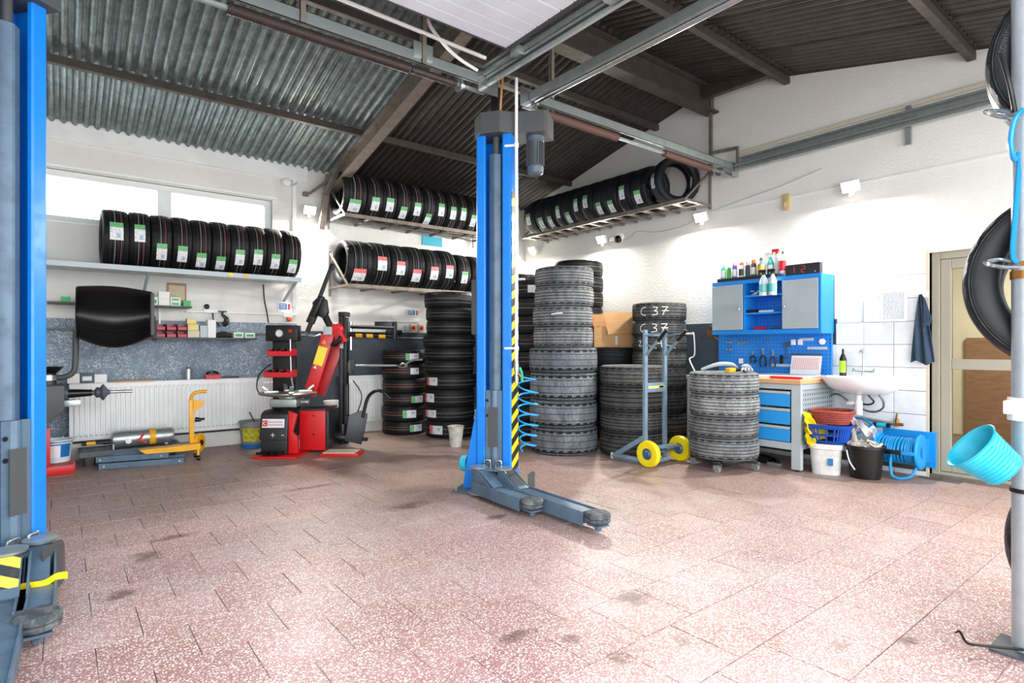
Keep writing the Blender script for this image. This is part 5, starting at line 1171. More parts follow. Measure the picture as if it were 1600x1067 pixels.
tag(M().b2((5.40, 2.56, .839), (5.98, 3.10, .862)).build('plastic_sheet', WPLAST, bevel=.003, smooth=0), 'flat white board lying on the wooden worktop', 'board')
tag(M().b2((5.30, 2.50, .839), (5.37, 2.78, .862)).build('red_folder', REDP, bevel=.004), 'red flat case at the front edge of the worktop', 'case')
m = M(); m.tube([(5.55, 3.3, .02), (5.60, 3.0, .03), (5.5, 2.8, .02)], .02, 8); m.b2((5.42, 2.86, .0), (5.50, 2.98, .05)); tag(m.build('floor_tools', BLACK, bevel=.003), 'black clutter lying on the floor under the workbench', 'tools')
tag(M().b2((5.36, 2.70, 0), (5.40, 2.84, .03)).build('metal_case', GALV, bevel=.004), 'small silver case on the floor left of the bench leg', 'case')
m = M(); m.prism([(3.05, .0), (3.12, .0), (3.28, .16), (3.24, .19)], 5.42, 5.50, 'x'); tag(m.build('black_bracket', BLACK, bevel=.004), 'black angled bracket under the bench behind the dolly', 'bracket')
# ---------------------------------------------------------------- wall cabinet with pegboard
t = thing('wall_cabinet', 'blue wall cabinet with two grey doors, open shelves and pegboard', 'cabinet', (5.85, 3.06, 1.27))
a, b, zt = -.575, .585, .575
m = M(); m.b2((-.15, a, zt - .02), (.14, b, zt)); m.b2((-.15, a, .0), (.14, b, .035)); m.b2((-.15, a, .035), (.14, a + .02, zt - .02)); m.b2((-.15, b - .02, .035), (.14, b, zt - .02))
m.b2((-.15, -.205, .035), (.14, -.195, zt - .02)); m.b2((-.15, .205, .035), (.14, .215, zt - .02)); m.b2((.125, a, .0), (.14, b, zt)); m.b2((-.152, a, zt - .04), (-.14, b, zt)); m.b2((-.152, a, 0), (-.14, b, .045))
m.build('cabinet_body', CABBLUE, t, bevel=.0015, smooth=0)
PERF = m_perf('blue_pegboard', '2485E0', '0B4890', .038, .16)
M().b2((.118, -.195, .04), (.124, .205, .55)).build('perforated_back', PERF, t, smooth=0)
for z in (.21, .395): M().b2((-.14, -.195, z), (.12, .205, z + .015)).build('shelf', CABBLUE2, t, bevel=.001, smooth=0)
for p, q, ky in ((a + .022, -.208, -.235), (.218, b - .008, .25)):
    d = M().b2((-.168, p, .048), (-.153, q, zt - .045)).build('door', DOORG, t, bevel=.003, smooth=0)
    k = M(); k.cyl((-.168, ky, .27), (-.182, ky, .27), .012); k.box((-.185, ky, .265), (.008, .012, .03)); k.build('lock', CHROME, d)
M().b2((.100, a + .0, -.44), (.106, b + .08, .0)).build('pegboard', PERF, t, smooth=0)
M().b2((.092, a, -.44), (.100, a + .012, .0)).build('pegboard_edge', CABBLUE2, t, smooth=0)
tag(M().b2((5.72, 2.93, 1.847), (5.93, 3.60, 1.885)).build('black_tray', BLACK, bevel=.004, smooth=0), 'long black tray on top of the blue cabinet', 'tray')
# LED counter showing 1 2
t = thing('led_counter', 'dark LED number display reading 1 2 on the cabinet top', 'display', (5.80, 2.695, 1.846))
M().b2((-.03, -.168, 0), (.03, .168, .115)).build('housing', paint('display_black', '2A2624', .3), t, bevel=.003, smooth=0)
RL = emis('lit_red_led', 'D8392A', .7)
dg = M()
def seg7(c, s_, on):
    w, h = .032, .06; P_ = {'a': ((-w / 2, h), (w / 2, h)), 'b': ((w / 2, h), (w / 2, h / 2)), 'c': ((w / 2, h / 2), (w / 2, 0)), 'd': ((-w / 2, 0), (w / 2, 0)), 'e': ((-w / 2, 0), (-w / 2, h / 2)), 'f': ((-w / 2, h / 2), (-w / 2, h)), 'g': ((-w / 2, h / 2), (w / 2, h / 2))}
    for k in on: (u0, v0), (u1, v1) = P_[k]; dg.bar((-.0312, c - u0, .03 + v0), (-.0312, c - u1, .03 + v1), .005, .002)
seg7(.095, 1, 'bc'); seg7(-.01, 1, 'abged'); dg.build('led_digits', RL, t, smooth=0)
M().cyl((-.031, -.125, .03), (-.032, -.125, .03), .005).build('indicator', PAPER, t)
# bottles and cans on the tray
def bottle(label, y, h, r, mat, capm, kind='can', z=1.886, x=5.80, band=None):
    t = thing('bottle' if kind != 'can' else 'spray_can', label, 'bottle' if kind != 'can' else 'can', (x, y, z), 0, 'bottles and cans on the cabinet')
    if kind == 'can':
        M().lathe([(0, 0), (r, 0), (r, h * .74), (r * .8, h * .80), (r * .3, h * .82), (0, h * .82)], 20, cap=False).build('can_body', mat, t)
        M().lathe([(r * .75, h * .79), (r * .75, h * .97), (r * .6, h), (0, h)], 16, cap=False).build('cap', capm, t)
    elif kind == 'spray':
        M().lathe([(0, 0), (r, 0), (r, h * .5), (r * .45, h * .72), (r * .4, h * .78), (0, h * .78)], 20, cap=False).build('bottle_body', mat, t)
        c = M(); c.cyl((0, 0, h * .76), (0, 0, h * .84), r * .5); c.box((0, .015, h * .90), (r * .7, .07, h * .10)); c.bar((0, .045, h * .9), (0, .05, h * .76), .012, .010); c.build('trigger', capm, t, bevel=.002)
    else:
        M().lathe([(0, 0), (r, 0), (r, h * .62), (r * .5, h * .78), (r * .3, h * .82), (r * .3, h * .88), (0, h * .88)], 20, cap=False).build('bottle_body', mat, t)
        M().lathe([(r * .34, h * .84), (r * .34, h * .94), (r * .1, h), (0, h)], 14, cap=False).build('cap', capm, t)
    if band: M().lathe([(r + .0008, h * .12), (r + .0008, h * (.42 if kind == 'spray' else .55))], 20, cap=False, a0=1.9, a1=4.4).build('printed_label', band, t)
    return t
TEAL = paint('teal_liquid', '5FC4C0', .25); GRL = paint('green_can', '58B544', .3); PUR = paint('purple_can', '7A68B8', .3); SLV2 = paint('silver_jug', '8E9499', .35, .4); GOLD = paint('gold_label', 'C9A24A', .4); CLR = paint('milky_plastic', 'D5DEE0', .25)
bottle('clear and teal bottle at the left end of the cabinet top', 3.575, .18, .032, TEAL, CLR, 'bottle', band=PAPER)
bottle('slim green can second from the left on the cabinet', 3.505, .15, .024, GRL, WPLAST)
bottle('purple can with silver top on the cabinet', 3.438, .175, .028, PUR, CHROME, band=PAPER)
bottle('white can with orange cap and dark print on the cabinet', 3.355, .165, .028, PAPER, ORNG, band=DGREY)
bottle('dark can left of the tall orange-capped one on the cabinet', 3.285, .16, .025, DGREY, CHROME)
bottle('dark printed can with orange cap next to the grey jug', 3.22, .175, .028, DGREY, ORNG, band=PAPER)
bottle('grey oil jug with gold label on the cabinet', 3.135, .19, .045, SLV2, DGREY, 'bottle', band=GOLD)
bottle('teal spray bottle with white trigger on the cabinet', 3.055, .25, .034, TEAL, WPLAST, 'spray', x=5.84, band=PAPER)
bottle('clear spray bottle with red trigger on the cabinet', 2.985, .28, .032, CLR, REDP, 'spray', x=5.84)
bottle('white bottle with dark cap and red print beside the display', 2.91, .24, .040, WPLAST, DGREY, 'bottle', x=5.82, band=REDP)
for y, lb in ((3.03, 'clear spray bottle hooked on the cabinet front, left one of two'), (2.935, 'clear spray bottle hooked on the cabinet front, right one of two')):
    t = bottle(lb, y, .28, .040, CLR, BLACK, 'spray', z=1.66, x=5.655, band=TEAL); t['group'] = 'spray bottles hooked on the cabinet front'
# bits on the cabinet shelves
m = M(); rr = random.Random(2)
for k in range(7): m.lathe([(.006, 0), (.018, 0), (.018, .006), (.006, .006)], 10, (5.76 + rr.uniform(-.03, .03), 3.17 + rr.uniform(-.05, .05), 1.685 + .006 * k), (rr.uniform(-.4, .4), rr.uniform(-.4, .4), 1))
o = m.build('washers', WPLAST); o['kind'] = 'stuff'; tag(o, 'white heap of small washers on the upper cabinet shelf', 'washers')
tag(M().b2((5.73, 3.14, 1.496), (5.79, 3.28, 1.53)).build('marker_box', BLACK, bevel=.003), 'black box on the middle cabinet shelf', 'box'); tag(M().cyl((5.75, 3.13, 1.508), (5.76, 2.98, 1.508), .011).build('marker_pen', PAPER), 'white marker on the middle cabinet shelf', 'pen')
tag(M().tube([(5.78, 3.20, 1.327), (5.78, 3.14, 1.327), (5.78, 3.08, 1.33)], .022, 12).build('red_tape_roll', REDP), 'red roll on the bottom cabinet shelf', 'tape')
tag(M().tube([(5.76, 3.02, 1.32), (5.77, 2.97, 1.335), (5.78, 2.92, 1.32)], .012, 8).build('small_tool', CHROME), 'small bright tool on the bottom cabinet shelf', 'tool')
# things on the pegboard (board plane x = 5.95)
X0 = 5.944
def hooks(label, y, z, n, s=.02):
    m = M()
    for k in range(n): m.tube(arc((X0 - .006, y - .04 * k, z), s * .7, 0, 2 * PI * .8, 10, 'yz'), .0045, 6); m.tube([(X0, y - .04 * k, z), (X0 - .03, y - .04 * k, z - .005), (X0 - .03, y - .04 * k, z + .01)], .004, 6)
    return tag(m.build('hooks', GALV), label, 'hook')
for i, (y, z, n, lb) in enumerate(((3.60, 1.185, 2, 'pair of steel hooks at the top left of the pegboard'), (3.46, 1.185, 3, 'row of three steel clips near the top of the pegboard'), (3.60, 1.10, 2, 'pair of brass hooks below the top left pair'),
                       (3.13, 1.185, 1, 'single clip near the middle of the pegboard'))):
    hooks(lb, y, z, n)
for y, z, lb in ((2.86, 1.185, 'left square plastic holder on the pegboard'), (2.79, 1.185, 'right square plastic holder on the pegboard'), (2.575, 1.19, 'round holder at the top right of the pegboard'), (3.44, .98, 'small square holder low on the pegboard')):
    m = M(); m.b2((X0 - .02, y - .022, z - .028), (X0, y + .022, z + .028)) if 'round' not in lb else m.lathe([(.015, 0), (.03, 0), (.03, .02), (.015, .02)], 18, (X0, y, z), (-1, 0, 0)); tag(m.build('peg_holder', WPLAST, bevel=.003), lb, 'holder')
for (y0_, y1_, z, lb) in ((2.80, 2.66, 1.215, 'white saw blade at the top right of the pegboard'), (2.72, 2.53, 1.125, 'white ruler strip under the round holder'), (3.09, 2.88, .945, 'steel bar holder low in the middle of the pegboard')):
    tag(M().b2((X0 - .012, y1_, z - .014), (X0, y0_, z + .014)).build('peg_strip', LGREY, bevel=.002), lb, 'strip')
def pliers(label, y, z, L, hm, open_=.018):
    t = thing('pliers', label, 'pliers', (X0 - .012, y, z)); k = L / .18
    j = M(); j.prism([(-.012 * k, 0), (.012 * k, 0), (.008 * k, .05 * k), (.0, .07 * k), (-.008 * k, .05 * k)], -.006, .006, 'x'); j.build('jaws', CHROME, t, bevel=.001)
    for s_ in (-1, 1): M().tube([(0, s_ * .004, .005), (0, s_ * (.010 + open_), -.04 * k), (0, s_ * (.008 + open_), -.08 * k), (0, s_ * (.004 + open_ * .8), -.11 * k)], [.006, .008, .009, .006], 8).build('handle', hm, t)
pliers('small dark pliers, leftmost tool on the pegboard', 3.30, 1.045, .14, BLACK); pliers('large pliers with bright jaws on the pegboard', 3.185, 1.05, .21, BLACK, .022); pliers('dark pliers with red accents, third tool on the pegboard', 3.075, 1.04, .19, paint('dark_red_grip', '4A1A22', .4))
t = thing('wire_brush', 'short black brush hanging beside the third pliers', 'brush', (X0 - .012, 2.985, 1.02)); M().b2((-.01, -.015, -.06), (.01, .015, .03)).build('bristles', BLACK, t, bevel=.003); M().tube([(0, 0, -.02), (0, -.04, -.03)], .005).build('hook', CHROME, t)
t = thing('adjustable_wrench', 'adjustable wrench hanging near the top of the pegboard', 'wrench', (X0 - .01, 2.93, 1.10)); M().bar((0, 0, -.09), (0, .0, .05), .016, .008).build('handle', SLATE2, t, bevel=.002); M().prism([(-.03, .04), (.03, .04), (.035, .085), (.012, .085), (.012, .06), (-.012, .06), (-.012, .09), (-.03, .09)], -.006, .006, 'x').build('head', SLATE2, t)
# calendar leaning on the board
t = thing('wall_planner', 'white sheet with red printed grid standing on the worktop against the pegboard', 'planner', (5.90, 2.72, .865)); 
M().box((0, 0, .09), (.003, .30, .19), (0, .22, 0)).build('sheet', PAPER, t, smooth=0)
def m_cal():
    n = NT('red_grid_print', .6); x, y, z = n.xyz(n.obj())
    f = n.math('MAXIMUM', n.math('GREATER_THAN', n.math('FRACT', n.math('MULTIPLY', y, 52.)), .62), n.math('GREATER_THAN', n.math('FRACT', n.math('MULTIPLY', z, 62.)), .7))
    n.set('Base Color', n.mix(f, C('E79C93'), C('F3EEEE'))); return n.m
M().box((-.0035, 0, .105), (.001, .26, .115), (0, .22, 0)).build('printed_grid', m_cal(), t, smooth=0)
M().b2((.02, -.14, .175), (.035, .16, .205)).build('clip_bar', SLATE2, t, bevel=.003)

# ---------------------------------------------------------------- sink
t = thing('wash_basin', 'white ceramic wash basin mounted on the tiled wall', 'sink', (5.985, 2.19, .86))
def basin(r0, z, k=1.0, yo=0):
    pts = []
    for i in range(29):
        a = PI / 2 + PI * i / 28; pts.append((r0 * .47 * k * (abs(math.cos(a)) ** .8) * -1, r0 * .335 * math.copysign(abs(math.sin(a)) ** .85, math.sin(a)), z))
    return pts
rings = [basin(.30, -.165, .8), basin(.55, -.155), basin(.85, -.10), basin(1.0, -.02), basin(1.01, .0), basin(.93, .002), basin(.86, -.03), basin(.6, -.10), basin(.15, -.12)]
vs = [p for r in rings for p in r]; n = 29; fs = [(j * n + i, j * n + i + 1, (j + 1) * n + i + 1, (j + 1) * n + i) for j in range(len(rings) - 1) for i in range(n - 1)]; fs.append(tuple(range(n)))
M().add(vs, fs).build('basin', paint('white_ceramic', 'F4F6F7', .08), t, smooth=50)
M().b2((-.11, -.30, -.02), (-.002, .30, .002)).build('basin_deck', paint('white_ceramic_deck', 'F4F6F7', .08), t, bevel=.004)
m = M(); m.cyl((-.09, -.0, .0), (-.09, .0, .04), .016); m.tube([(-.09, 0, .04), (-.09, 0, .20), (-.10, 0, .245), (-.13, 0, .255), (-.155, 0, .235), (-.16, 0, .21)], .010); m.cyl((-.09, -.07, .045), (-.09, .07, .045), .012)
m.build('tap', CHROME, t)
for y in (-.085, .085):
    m = M(); m.cyl((-.09, y * .8, .045), (-.09, y, .055), .012)
    for k in range(3): a = k * PI / 3; m.bar((-.09 + .022 * math.cos(a), y * 1.05, .058 + .022 * math.sin(a)), (-.09 - .022 * math.cos(a), y * 1.05, .058 - .022 * math.sin(a)), .007)
    m.build('tap_handle', CHROME, t)
m = M(); m.cyl((-.20, .0, -.34), (-.20, 0, -.165), .024); m.cyl((-.20, 0, -.345), (-.20, 0, -.22), .033); m.tube([(-.20, 0, -.24), (-.20, .09, -.25), (-.14, .12, -.25), (-.02, .12, -.25)], .018, 10); m.build('drain_trap', WPLAST, t)
GBR = paint('braided_hose', '6D7072', .4, .5)
M().tube([(-.10, -.02, -.12), (-.09, -.05, -.18), (-.07, -.08, -.23), (-.06, -.03, -.26), (-.05, .08, -.25)], .008).build('supply_hose', BLACK, t)
M().tube([(-.12, -.14, -.16), (-.10, -.17, -.22), (-.08, -.15, -.29), (-.06, -.05, -.325), (-.06, .10, -.27), (-.08, .22, -.18), (-.09, .30, -.20), (-.1, .335, -.26)], .009).build('supply_hose', GBR, t)
bt = bottle('black bottle with lime green label on the left of the sink', 2.37, .26, .030, BLACK, BLACK, 'bottle', z=.862, x=5.90, band=paint('lime_label', 'A6E22E', .5)); bt['group'] = ''; del bt['group']; bt['category'] = 'bottle'
# paper on the wall, towel on a hook
t = thing('notice_sheet', 'white printed sheet in a plastic sleeve on the white tiles', 'notice', (5.978, 1.97, 1.51)); M().b2((-.002, -.105, -.14), (.003, .105, .145)).build('sheet', PAPER, t, smooth=0)
m = M(); rr = random.Random(9)
for k in range(17):
    z = .12 - k * .0145; y = .085
    while y > -.08:
        w = rr.uniform(.01, .035); m.b2((-.0035, max(y - w, -.085), z - .0025), (-.0022, y, z + .0025)); y -= w + .006
    if k % 6 == 5: continue
o = m.build('printed_text', paint('print_grey', '9AA0AE', .7), t, smooth=0); o['kind'] = 'stuff'
TW = paint('navy_cloth', '33485C', .9, 0, '1F2D3B', 9, .6, bump=.4, bscale=40)
t = thing('towel', 'dark blue towel hanging from a hook on the white tiles', 'towel', (5.95, 1.74, 1.0))
m = M()
def tw(u, v):
    z = .0 + .60 * v; w = .155 * (1 - v) ** .55 + .012; y = (.5 - u) * w - .005 + .02 * v; fold = .022 * math.sin(u * 15 + v * 2) * (1 - .6 * v); return (.0 + fold - .02 * (1 - v), y, z + .02 * math.sin(u * 7) * (1 - v))
m.grid(24, 24, tw); m.build('cloth', TW, t, thick=.006, smooth=80)
m = M(); m.prism([(-.085, .36), (-.03, .56), (-.015, .58), (-.02, .30)], -.035, -.028, 'x'); m.build('cloth_fold', TW, t)
m = M(); m.b2((.01, -.035, .575), (.032, .01, .62)); m.cyl((.0, -.01, .60), (.03, -.01, .60), .008); m.build('hook', WPLAST, t)

# ---------------------------------------------------------------- under and beside the sink
t = thing('white_tub', 'dirty white square tub carrying the blue basket', 'tub', (5.46, 2.335, 0), .35)
def sq(r, z, n=32, p=4):
    return [(r * math.copysign(abs(math.cos(2 * PI * i / n)) ** (2 / p), math.cos(2 * PI * i / n)), r * math.copysign(abs(math.sin(2 * PI * i / n)) ** (2 / p), math.sin(2 * PI * i / n)), z) for i in range(n)]
def loft(rings, close=True):
    n = len(rings[0]); vs = [p for r in rings for p in r]; fs = [(j * n + i, j * n + (i + 1) % n, (j + 1) * n + (i + 1) % n, (j + 1) * n + i) for j in range(len(rings) - 1) for i in range(n)]
    fs.append(tuple(range(n))); return M().add(vs, fs)
loft([sq(.112, 0), sq(.128, .225), sq(.140, .23), sq(.140, .275), sq(.132, .275), sq(.124, .24), sq(.105, .01)]).build('tub', paint('stained_white', 'DFE0DC', .5, 0, 'A9A79F', 14, .6), t)
m = M(); m.b2((-.134, -.06, .09), (-.1245, -.02, .15)); m.build('blue_print', SB, t, smooth=0)
t = thing('blue_basket', 'deep blue slatted plastic basket on the white tub', 'basket', (5.46, 2.30, .278), .2)
lo_ = loft([sq(.12, 0, 40), sq(.145, .03, 40)]); lo_.build('basket_base', BASK, t)
loft([sq(.175, .135, 40), sq(.188, .15, 40), sq(.195, .175, 40), sq(.188, .175, 40), sq(.17, .14, 40)]).build('basket_rim', BASK, t)
n = 40; A_ = sq(.145, .03, n); B_ = sq(.177, .138, n)
for i in range(n): M().bar(A_[i], B_[i], .012, .006).build('slat', BASK, t, smooth=0)
loft([sq(.158, .075, 40), sq(.164, .09, 40)]).build('basket_band', BASK, t, thick=.004)
t = thing('yellow_cloth', 'bright yellow cloth hanging over the left side of the blue basket', 'cloth', (5.36, 2.40, .43))
def yc(u, v, w, h, x0, z0, ph):
    k = (u - .5) * w * (.75 + .35 * math.sin(2.2 * v + ph)) + x0; fw = .05 + .022 * math.sin(u * 13 + ph + v * 3) + .012 * math.sin(v * 17 + u * 4) - .07 * v ** 2
    return (.786 * k - .618 * fw, -.618 * k - .786 * fw, z0 + h * (v - .5) + .018 * math.sin(u * 7 + ph) - .05 * (u - .4) * (1 - v))
m = M(); m.grid(22, 22, lambda u, v: yc(u, v, .17, .20, .0, .0, .4)); m.build('cloth', YELC, t, thick=.006, smooth=80)
m = M(); m.grid(16, 16, lambda u, v: yc(u, v, .085, .17, -.05, -.08, 2.1)); m.build('cloth_fold', YELC, t, thick=.006, smooth=80)
t = thing('wicker_basket', 'red-brown woven oval basket on top of the blue one', 'basket', (5.50, 2.30, .447), .2)
WK = paint('red_wicker', 'A34A3C', .55, 0, '6A2B22', 22, .7)
for k in range(6):
    pts = [(p[0] * (1 + .012 * math.sin(i * 2.6 + k * PI)), p[1] * (1 + .012 * math.sin(i * 2.6 + k * PI)), p[2]) for i, p in enumerate(sq(.135 + .006 * k, .012 + .02 * k, 48, 3))]; M().tube(pts, .012, 6, True).build('woven_band', WK, t)
loft([sq(.12, .0, 32, 3), sq(.12, .006, 32, 3)]).build('basket_bottom', WK, t)
tag(M().grid(14, 14, lambda u, v: (5.48 + .12 * v + .02 * math.sin(u * 9), 2.17 - .20 * u, .47 - .10 * u + .03 * math.sin(u * 14 + v * 9) + .03 * v)).build('plastic_bag', paint('pale_film', 'D9D6E0', .2), thick=.002, smooth=80), 'crumpled pale plastic film over the right of the blue basket', 'bag')
tag(M().box((5.34, 2.42, .30), (.10, .10, .03), (.2, .5, .4)).build('green_pack', GREEN, bevel=.004), 'small green and white pack under the yellow cloth', 'pack')
t = thing('black_bucket', 'black builder bucket full of rubble and scraps under the sink', 'bucket', (5.53, 2.04, 0))
M().lathe([(0, 0), (.115, 0), (.145, .255), (.155, .26), (.155, .285), (.143, .285), (.11, .01), (0, .01)], 32, cap=False).build('bucket', BLACK, t)
m = M(); rr = random.Random(4)
for k in range(42):
    a = rr.uniform(0, 2 * PI); q = .12 * math.sqrt(rr.random()); m.box((q * math.cos(a), q * math.sin(a), .275 + rr.uniform(-.01, .045) * (1 - q / .2)), (rr.uniform(.03, .08), rr.uniform(.02, .06), rr.uniform(.006, .03)), (rr.uniform(-.7, .7), rr.uniform(-.7, .7), rr.uniform(0, 3)))
m.lathe([(0, .25), (.138, .25), (.12, .275), (0, .29)], 20, cap=False); o = m.build('scraps', paint('pale_scraps', 'CFC9BD', .7, 0, '8E8676', 20, .6), t, smooth=0); o['kind'] = 'stuff'
M().bar((-.03, .06, .28), (-.05, .08, .43), .035, .02).build('paint_scraper', CREAM, t); M().tube([(-.13, .10, .24), (-.15, .07, .15), (-.14, .03, .08)], .006).build('handle', WPLAST, t)
# hose reel
t = thing('hose_reel', 'bright blue wall-mounted hose reel with wound blue hose', 'hose reel', (5.79, 1.86, .235))
M().b2((.19, -.215, -.155), (.205, .20, .16)).build('wall_plate', REELB, t, bevel=.006, smooth=0)
def flange(y, s_):
    m = M(); m.lathe([(.055, -.014), (.125, -.020), (.145, -.012), (.150, 0), (.145, .012), (.125, .014), (.055, .014), (.055, -.014)], 36, (0, y, 0), (0, 1, 0), cap=False)
    m.b2((.0, y - .015, -.10), (.19, y + .015, .10)); return m.build('side_flange', REELB, t, bevel=.002)
flange(-.155, 1); flange(.165, -1)
M().cyl((0, -.15, 0), (0, .16, 0), .055, seg=24).build('drum', BLACK, t)
for k in range(13):
    y = -.125 + k * .0215; M().tube([(.105 * math.cos(a), y + .008 * math.sin(a * .5 + k), .105 * math.sin(a)) for a in [2 * PI * i / 28 for i in range(28)]], .0115, 8, True).build('hose_turn', HOSE, t)
for k in range(10):
    y = -.10 + k * .023; M().tube([(.084 * math.cos(a), y, .084 * math.sin(a)) for a in [2 * PI * i / 20 for i in range(20)]], .012, 6, True).build('hose_turn', HOSE, t)
m = M(); m.bar((-.145, -.16, .0), (-.145, .17, .0), .035, .03); m.build('front_bar', REELB, t, bevel=.006); M().bar((-.15, -.06, .0), (-.15, .09, .0), .042, .036).build('grip', BLACK, t, bevel=.008)
M().tube([(-.11, .03, -.02), (-.13, .03, -.10), (-.14, .02, -.19), (-.14, -.01, -.218), (-.13, -.06, -.222), (-.10, -.12, -.19), (-.06, -.15, -.10)], .012).build('hose_loop', HOSE, t)
M().tube([(-.02, .15, .10), (-.0, .22, .20), (.05, .33, .24), (.08, .42, .22), (.08, .44, .10), (.08, .36, .10), (.12, .25, .19), (.15, .15, .20), (.17, .08, .205)], .010).build('feed_hose', HOSE, t)
t = thing('water_tap', 'brass water valve with blue hose connector above the hose reel', 'tap', (5.95, 1.935, .44))
m = M(); m.cyl((.03, 0, 0), (-.03, 0, 0), .018); m.cyl((0, 0, -.02), (0, 0, .05), .016); m.bar((-.02, 0, .045), (-.03, -.01, .10), .014, .008); m.cyl((0, .0, 0), (0, -.05, 0), .014); m.build('valve_body', BRASS, t)
M().cyl((0, .0, .0), (0, .30, .03), .014).build('pipe', GALV, t); m = M(); m.cyl((-.03, .05, -.015), (-.03, .17, -.02), .02); m.build('hose_connector', CYAN, t); m = M(); m.cyl((-.03, .045, -.015), (-.03, .07, -.016), .022); m.cyl((-.03, .15, -.019), (-.03, .18, -.02), .022); m.build('connector_ring', BLACK, t)
# right wall odds and ends
o = M().b2((5.965, 2.925, 2.57), (5.999, 2.99, 2.735)).build('wall_switch', paint('yellowed_plastic', 'C9AE6A', .5), bevel=.004); tag(o, 'yellowed plastic box on the right wall between two floodlights', 'switch'); M().b2((5.958, 2.945, 2.60), (5.965, 2.97, 2.65)).build('rocker', CREAM, o)
t = thing('dome_camera', 'small white dome security camera under the right wall rack', 'camera', (6.0, 5.235, 2.60)); M().lathe([(0, 0), (.06, 0), (.06, .05), (.05, .055), (0, .055)], 20, (0, 0, .02), (-1, 0, 0), cap=False).build('mount', WPLAST, t); M().lathe([(.052, .05), (.05, .075), (.035, .10), (0, .11)], 20, (0, 0, .02), (-1, 0, -.5), cap=False).build('dome', BLACK, t); M().b2((-.05, .07, -.02), (0, .17, .04)).build('junction_box', WPLAST, t, bevel=.01)
for pts, lb in (([(5.99, 3.95, 2.72), (5.99, 4.2, 2.62), (5.99, 4.6, 2.60), (5.99, 4.95, 2.66), (5.99, 5.05, 2.60), (5.99, 5.2, 2.58)], 'thin white cable sagging along the right wall under the rack'),
                ([(5.99, 3.85, 2.72), (5.99, 3.3, 2.80), (5.99, 3.0, 2.84), (5.99, 2.6, 2.92)], 'thin grey cable running up from the middle floodlight')):
    tag(M().tube(pts, .005, 6).build('cable', LGREY), lb, 'cable')
m = M(); m.tube([(5.93, 3.76, 1.35), (5.93, 3.82, 1.38), (5.93, 3.86, 1.30), (5.93, 3.82, 1.24)], .006); m.tube([(5.93, 3.84, 1.34), (5.93, 3.80, 1.27), (5.93, 3.72, 1.22)], .005); m.box((5.92, 3.80, 1.29), (.04, .05, .06)); tag(m.build('cable_bundle', BRASS), 'brass coupling and thin cables left of the blue cabinet', 'cable')
m = M(); m.tube([(5.86, 4.02, 1.30), (5.84, 3.98, 1.28), (5.84, 3.97, 1.05), (5.82, 4.02, 1.0), (5.78, 3.98, .95), (5.74, 3.90, .86)], .008); m.tube([(5.86, 4.3, 1.29), (5.86, 4.0, 1.29)], .012); tag(m.build('drain_hose', WPLAST), 'white bent pipe on the dark wall left of the blue cabinet', 'pipe')

# ---------------------------------------------------------------- right foreground: steel pole with tyres
t = thing('steel_pole', 'galvanised round steel pole at the right edge of the photo', 'pole', (2.846, .505, 0))
M().cyl((0, 0, .0), (0, 0, 3.1), .040, seg=28).build('pole', paint('zinc_pole', 'B3BDC4', .38, .55, '8A949B', 10, .5, bump=.2, bscale=90), t)
M().b2((-.09, -.09, .0), (.09, .09, .010)).build('base_plate', SLATE2, t, bevel=.003)
M().lathe([(.042, .87), (.052, .87), (.052, .955), (.042, .955)], 24, cap=False).build('clamp', WPLAST, t); M().b2((-.075, .02, .895), (-.035, .05, .945)).build('clamp_lug', WPLAST, t, bevel=.004)
M().lathe([(.042, .60), (.046, .60), (.046, .615), (.042, .615)], 24, cap=False).build('band', BLACK, t)
m = M(); m.cyl((-.04, .0, 1.455), (.0, .0, 1.455), .010); m.cyl((-.0, .0, 1.43), (-.0, .0, 1.40), .045); m.build('hook_base', BRASS, t)
for z in (1.462, 2.02): M().tube([(-.03, .02, z), (-.08, .06, z + .01), (-.14, .085, z), (-.15, .075, z - .012), (-.10, .05, z - .02), (-.03, .01, z - .02)], .008).build('hook', CHROME, t)
m = M(); m.tube([(-.05, .02, 2.02), (-.08, .03, 2.12), (-.06, .06, 2.25)], .008); m.build('hook_stay', BLACK, t)
pts = []
for i in range(120):
    f = i / 119; a = f * 2 * PI * 8; pts.append((.045 + .052 * math.cos(a), -.055 + .052 * math.sin(a), .36 - .30 * f + .006 * math.sin(a)))
M().tube(pts, .0065, 6).build('hose', HOSE, None).name = 'coiled_blue_hose'
ch = bpy.data.objects['coiled_blue_hose']; ch.location = (2.835 - .03, .512 - .02, .02); tag(ch, 'blue coiled hose around the foot of the galvanised pole', 'hose')
m = M().tube([(2.79, .50, 2.02), (2.765, .52, 1.98), (2.76, .53, 1.90), (2.79, .525, 1.84), (2.815, .515, 1.86), (2.80, .52, 1.70), (2.79, .53, 1.50), (2.80, .52, 1.46)], .009, 8); tag(m.build('blue_air_line', HOSE), 'blue air line looped down the upper part of the galvanised pole', 'hose')
m = M().tube([(2.79, .50, .03), (2.71, .60, .03), (2.675, .64, .035), (2.67, .66, .07), (2.655, .67, .07)], .005, 6); tag(m.build('floor_hook', BLACK), 'thin black bent wire on the floor by the pole foot', 'wire')
def bigtyre(x, y, z, yaw, label, R=.335):
    return tyre((x, y, z), (math.cos(yaw), math.sin(yaw), 0), (0, 1, 0), R, .215, 'a', NEARM, label, 'tyres hung by the right pole')
tb1 = bigtyre(3.02, .370, 1.400, .2, 'large black tyre at eye height behind the galvanised pole', .36)
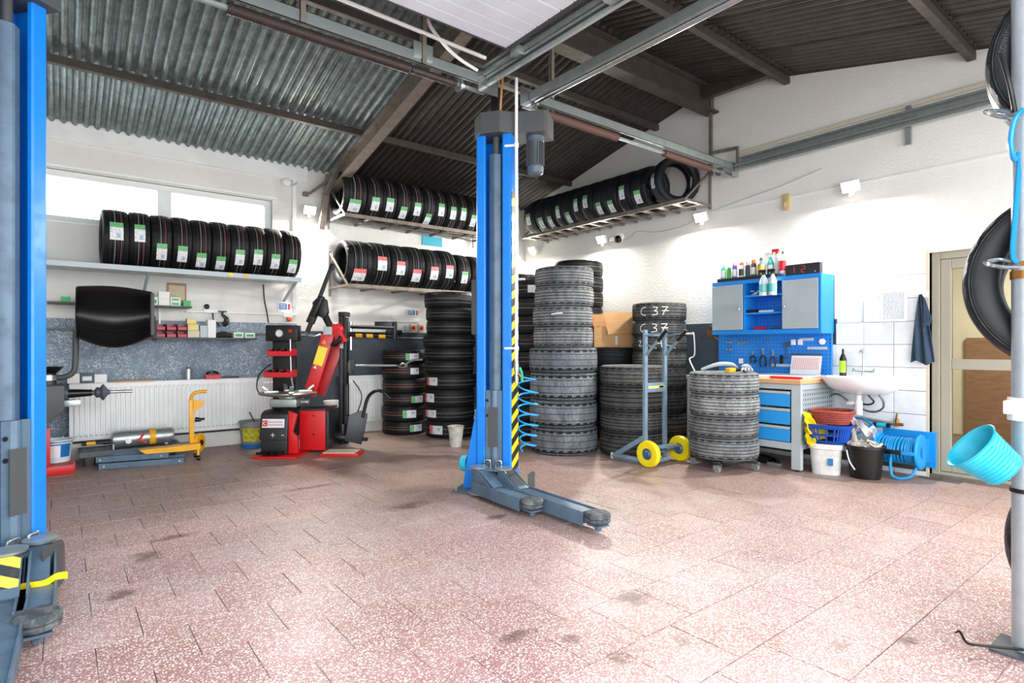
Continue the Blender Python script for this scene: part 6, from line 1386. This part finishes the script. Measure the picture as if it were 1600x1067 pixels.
bigtyre(3.27, .42, 1.400, .2, 'second large tyre seen inside the eye-height one behind the pole', .345)
tb2 = bigtyre(3.02, .31, 2.248, .2, 'black tyre with raised lettering in the top right corner', .345)
bigtyre(3.02, .25, .39, .2, 'black tyre low behind the foot of the galvanised pole', .345)
lt = text_mesh('ecowing', .125, paint('raised_lettering', '3A434C', .5), .01)
for v in lt.vertices:
    a = v.co.x * 1.05; r = .86 + v.co.y; v.co = (-r * math.sin(a) * -1, r * math.cos(a), -.50 - v.co.z * .5) if False else (r * math.cos(a - .0), r * math.sin(a), -.497 - v.co.z * .4)
o = link('raised_lettering', lt, tb2, None, (0, 0, .25))
m = M().tube([(3.25, .20, 2.93), (3.25, .80, 2.93)], .012)
t = thing('tyre_hanger', 'dark steel tyre hanger rails behind the galvanised pole', 'rack', (3.10, .33, 0))
for z in (.60, 1.61, 2.45): M().cyl((-.26, 0, z), (.42, .03, z), .014).build('hanger_rod', DGREY, t)
m = M(); m.bar((.42, .03, 0), (.42, .03, 3.1), .04, .04); m.build('hanger_post', DGREY, t)
tag(M().tube([(2.99, .50, 1.215), (3.02, .44, 1.22), (3.06, .38, 1.20)], [.03, .055, .04], 12).build('blue_bag', CABBLUE2), 'bright blue bag tucked inside the large tyre by the pole', 'bag')
# turquoise pail tied to the pole
t = thing('turquoise_pail', 'turquoise ribbed pail tied on its side to the pole', 'pail', (2.735, .605, .745), 0)
pr = [(0, .0), (.065, .0)]
for i in range(9): z = .006 + i * .017; r = .068 + .0025 * i; pr += [(r, z), (r + .003, z + .006), (r + .001, z + .013)]
pr += [(.094, .16), (.100, .165), (.096, .168), (.088, .160), (.063, .008), (0, .008)]
b = M().lathe(pr, 36, (0, 0, 0), (0, 0, 1), cap=False).build('pail', CYAN, t)
b.rotation_euler = Vector((0, 0, 1)).rotation_difference(Vector((-.42, .63, .62))).to_euler(); b.location = (.02, -.06, -.06); b.scale = (1.05, 1.05, .85)
M().tube([(.03, -.03, -.03), (.07, -.05, -.05), (.10, -.07, -.08)], .004).build('tie', BLACK, t)
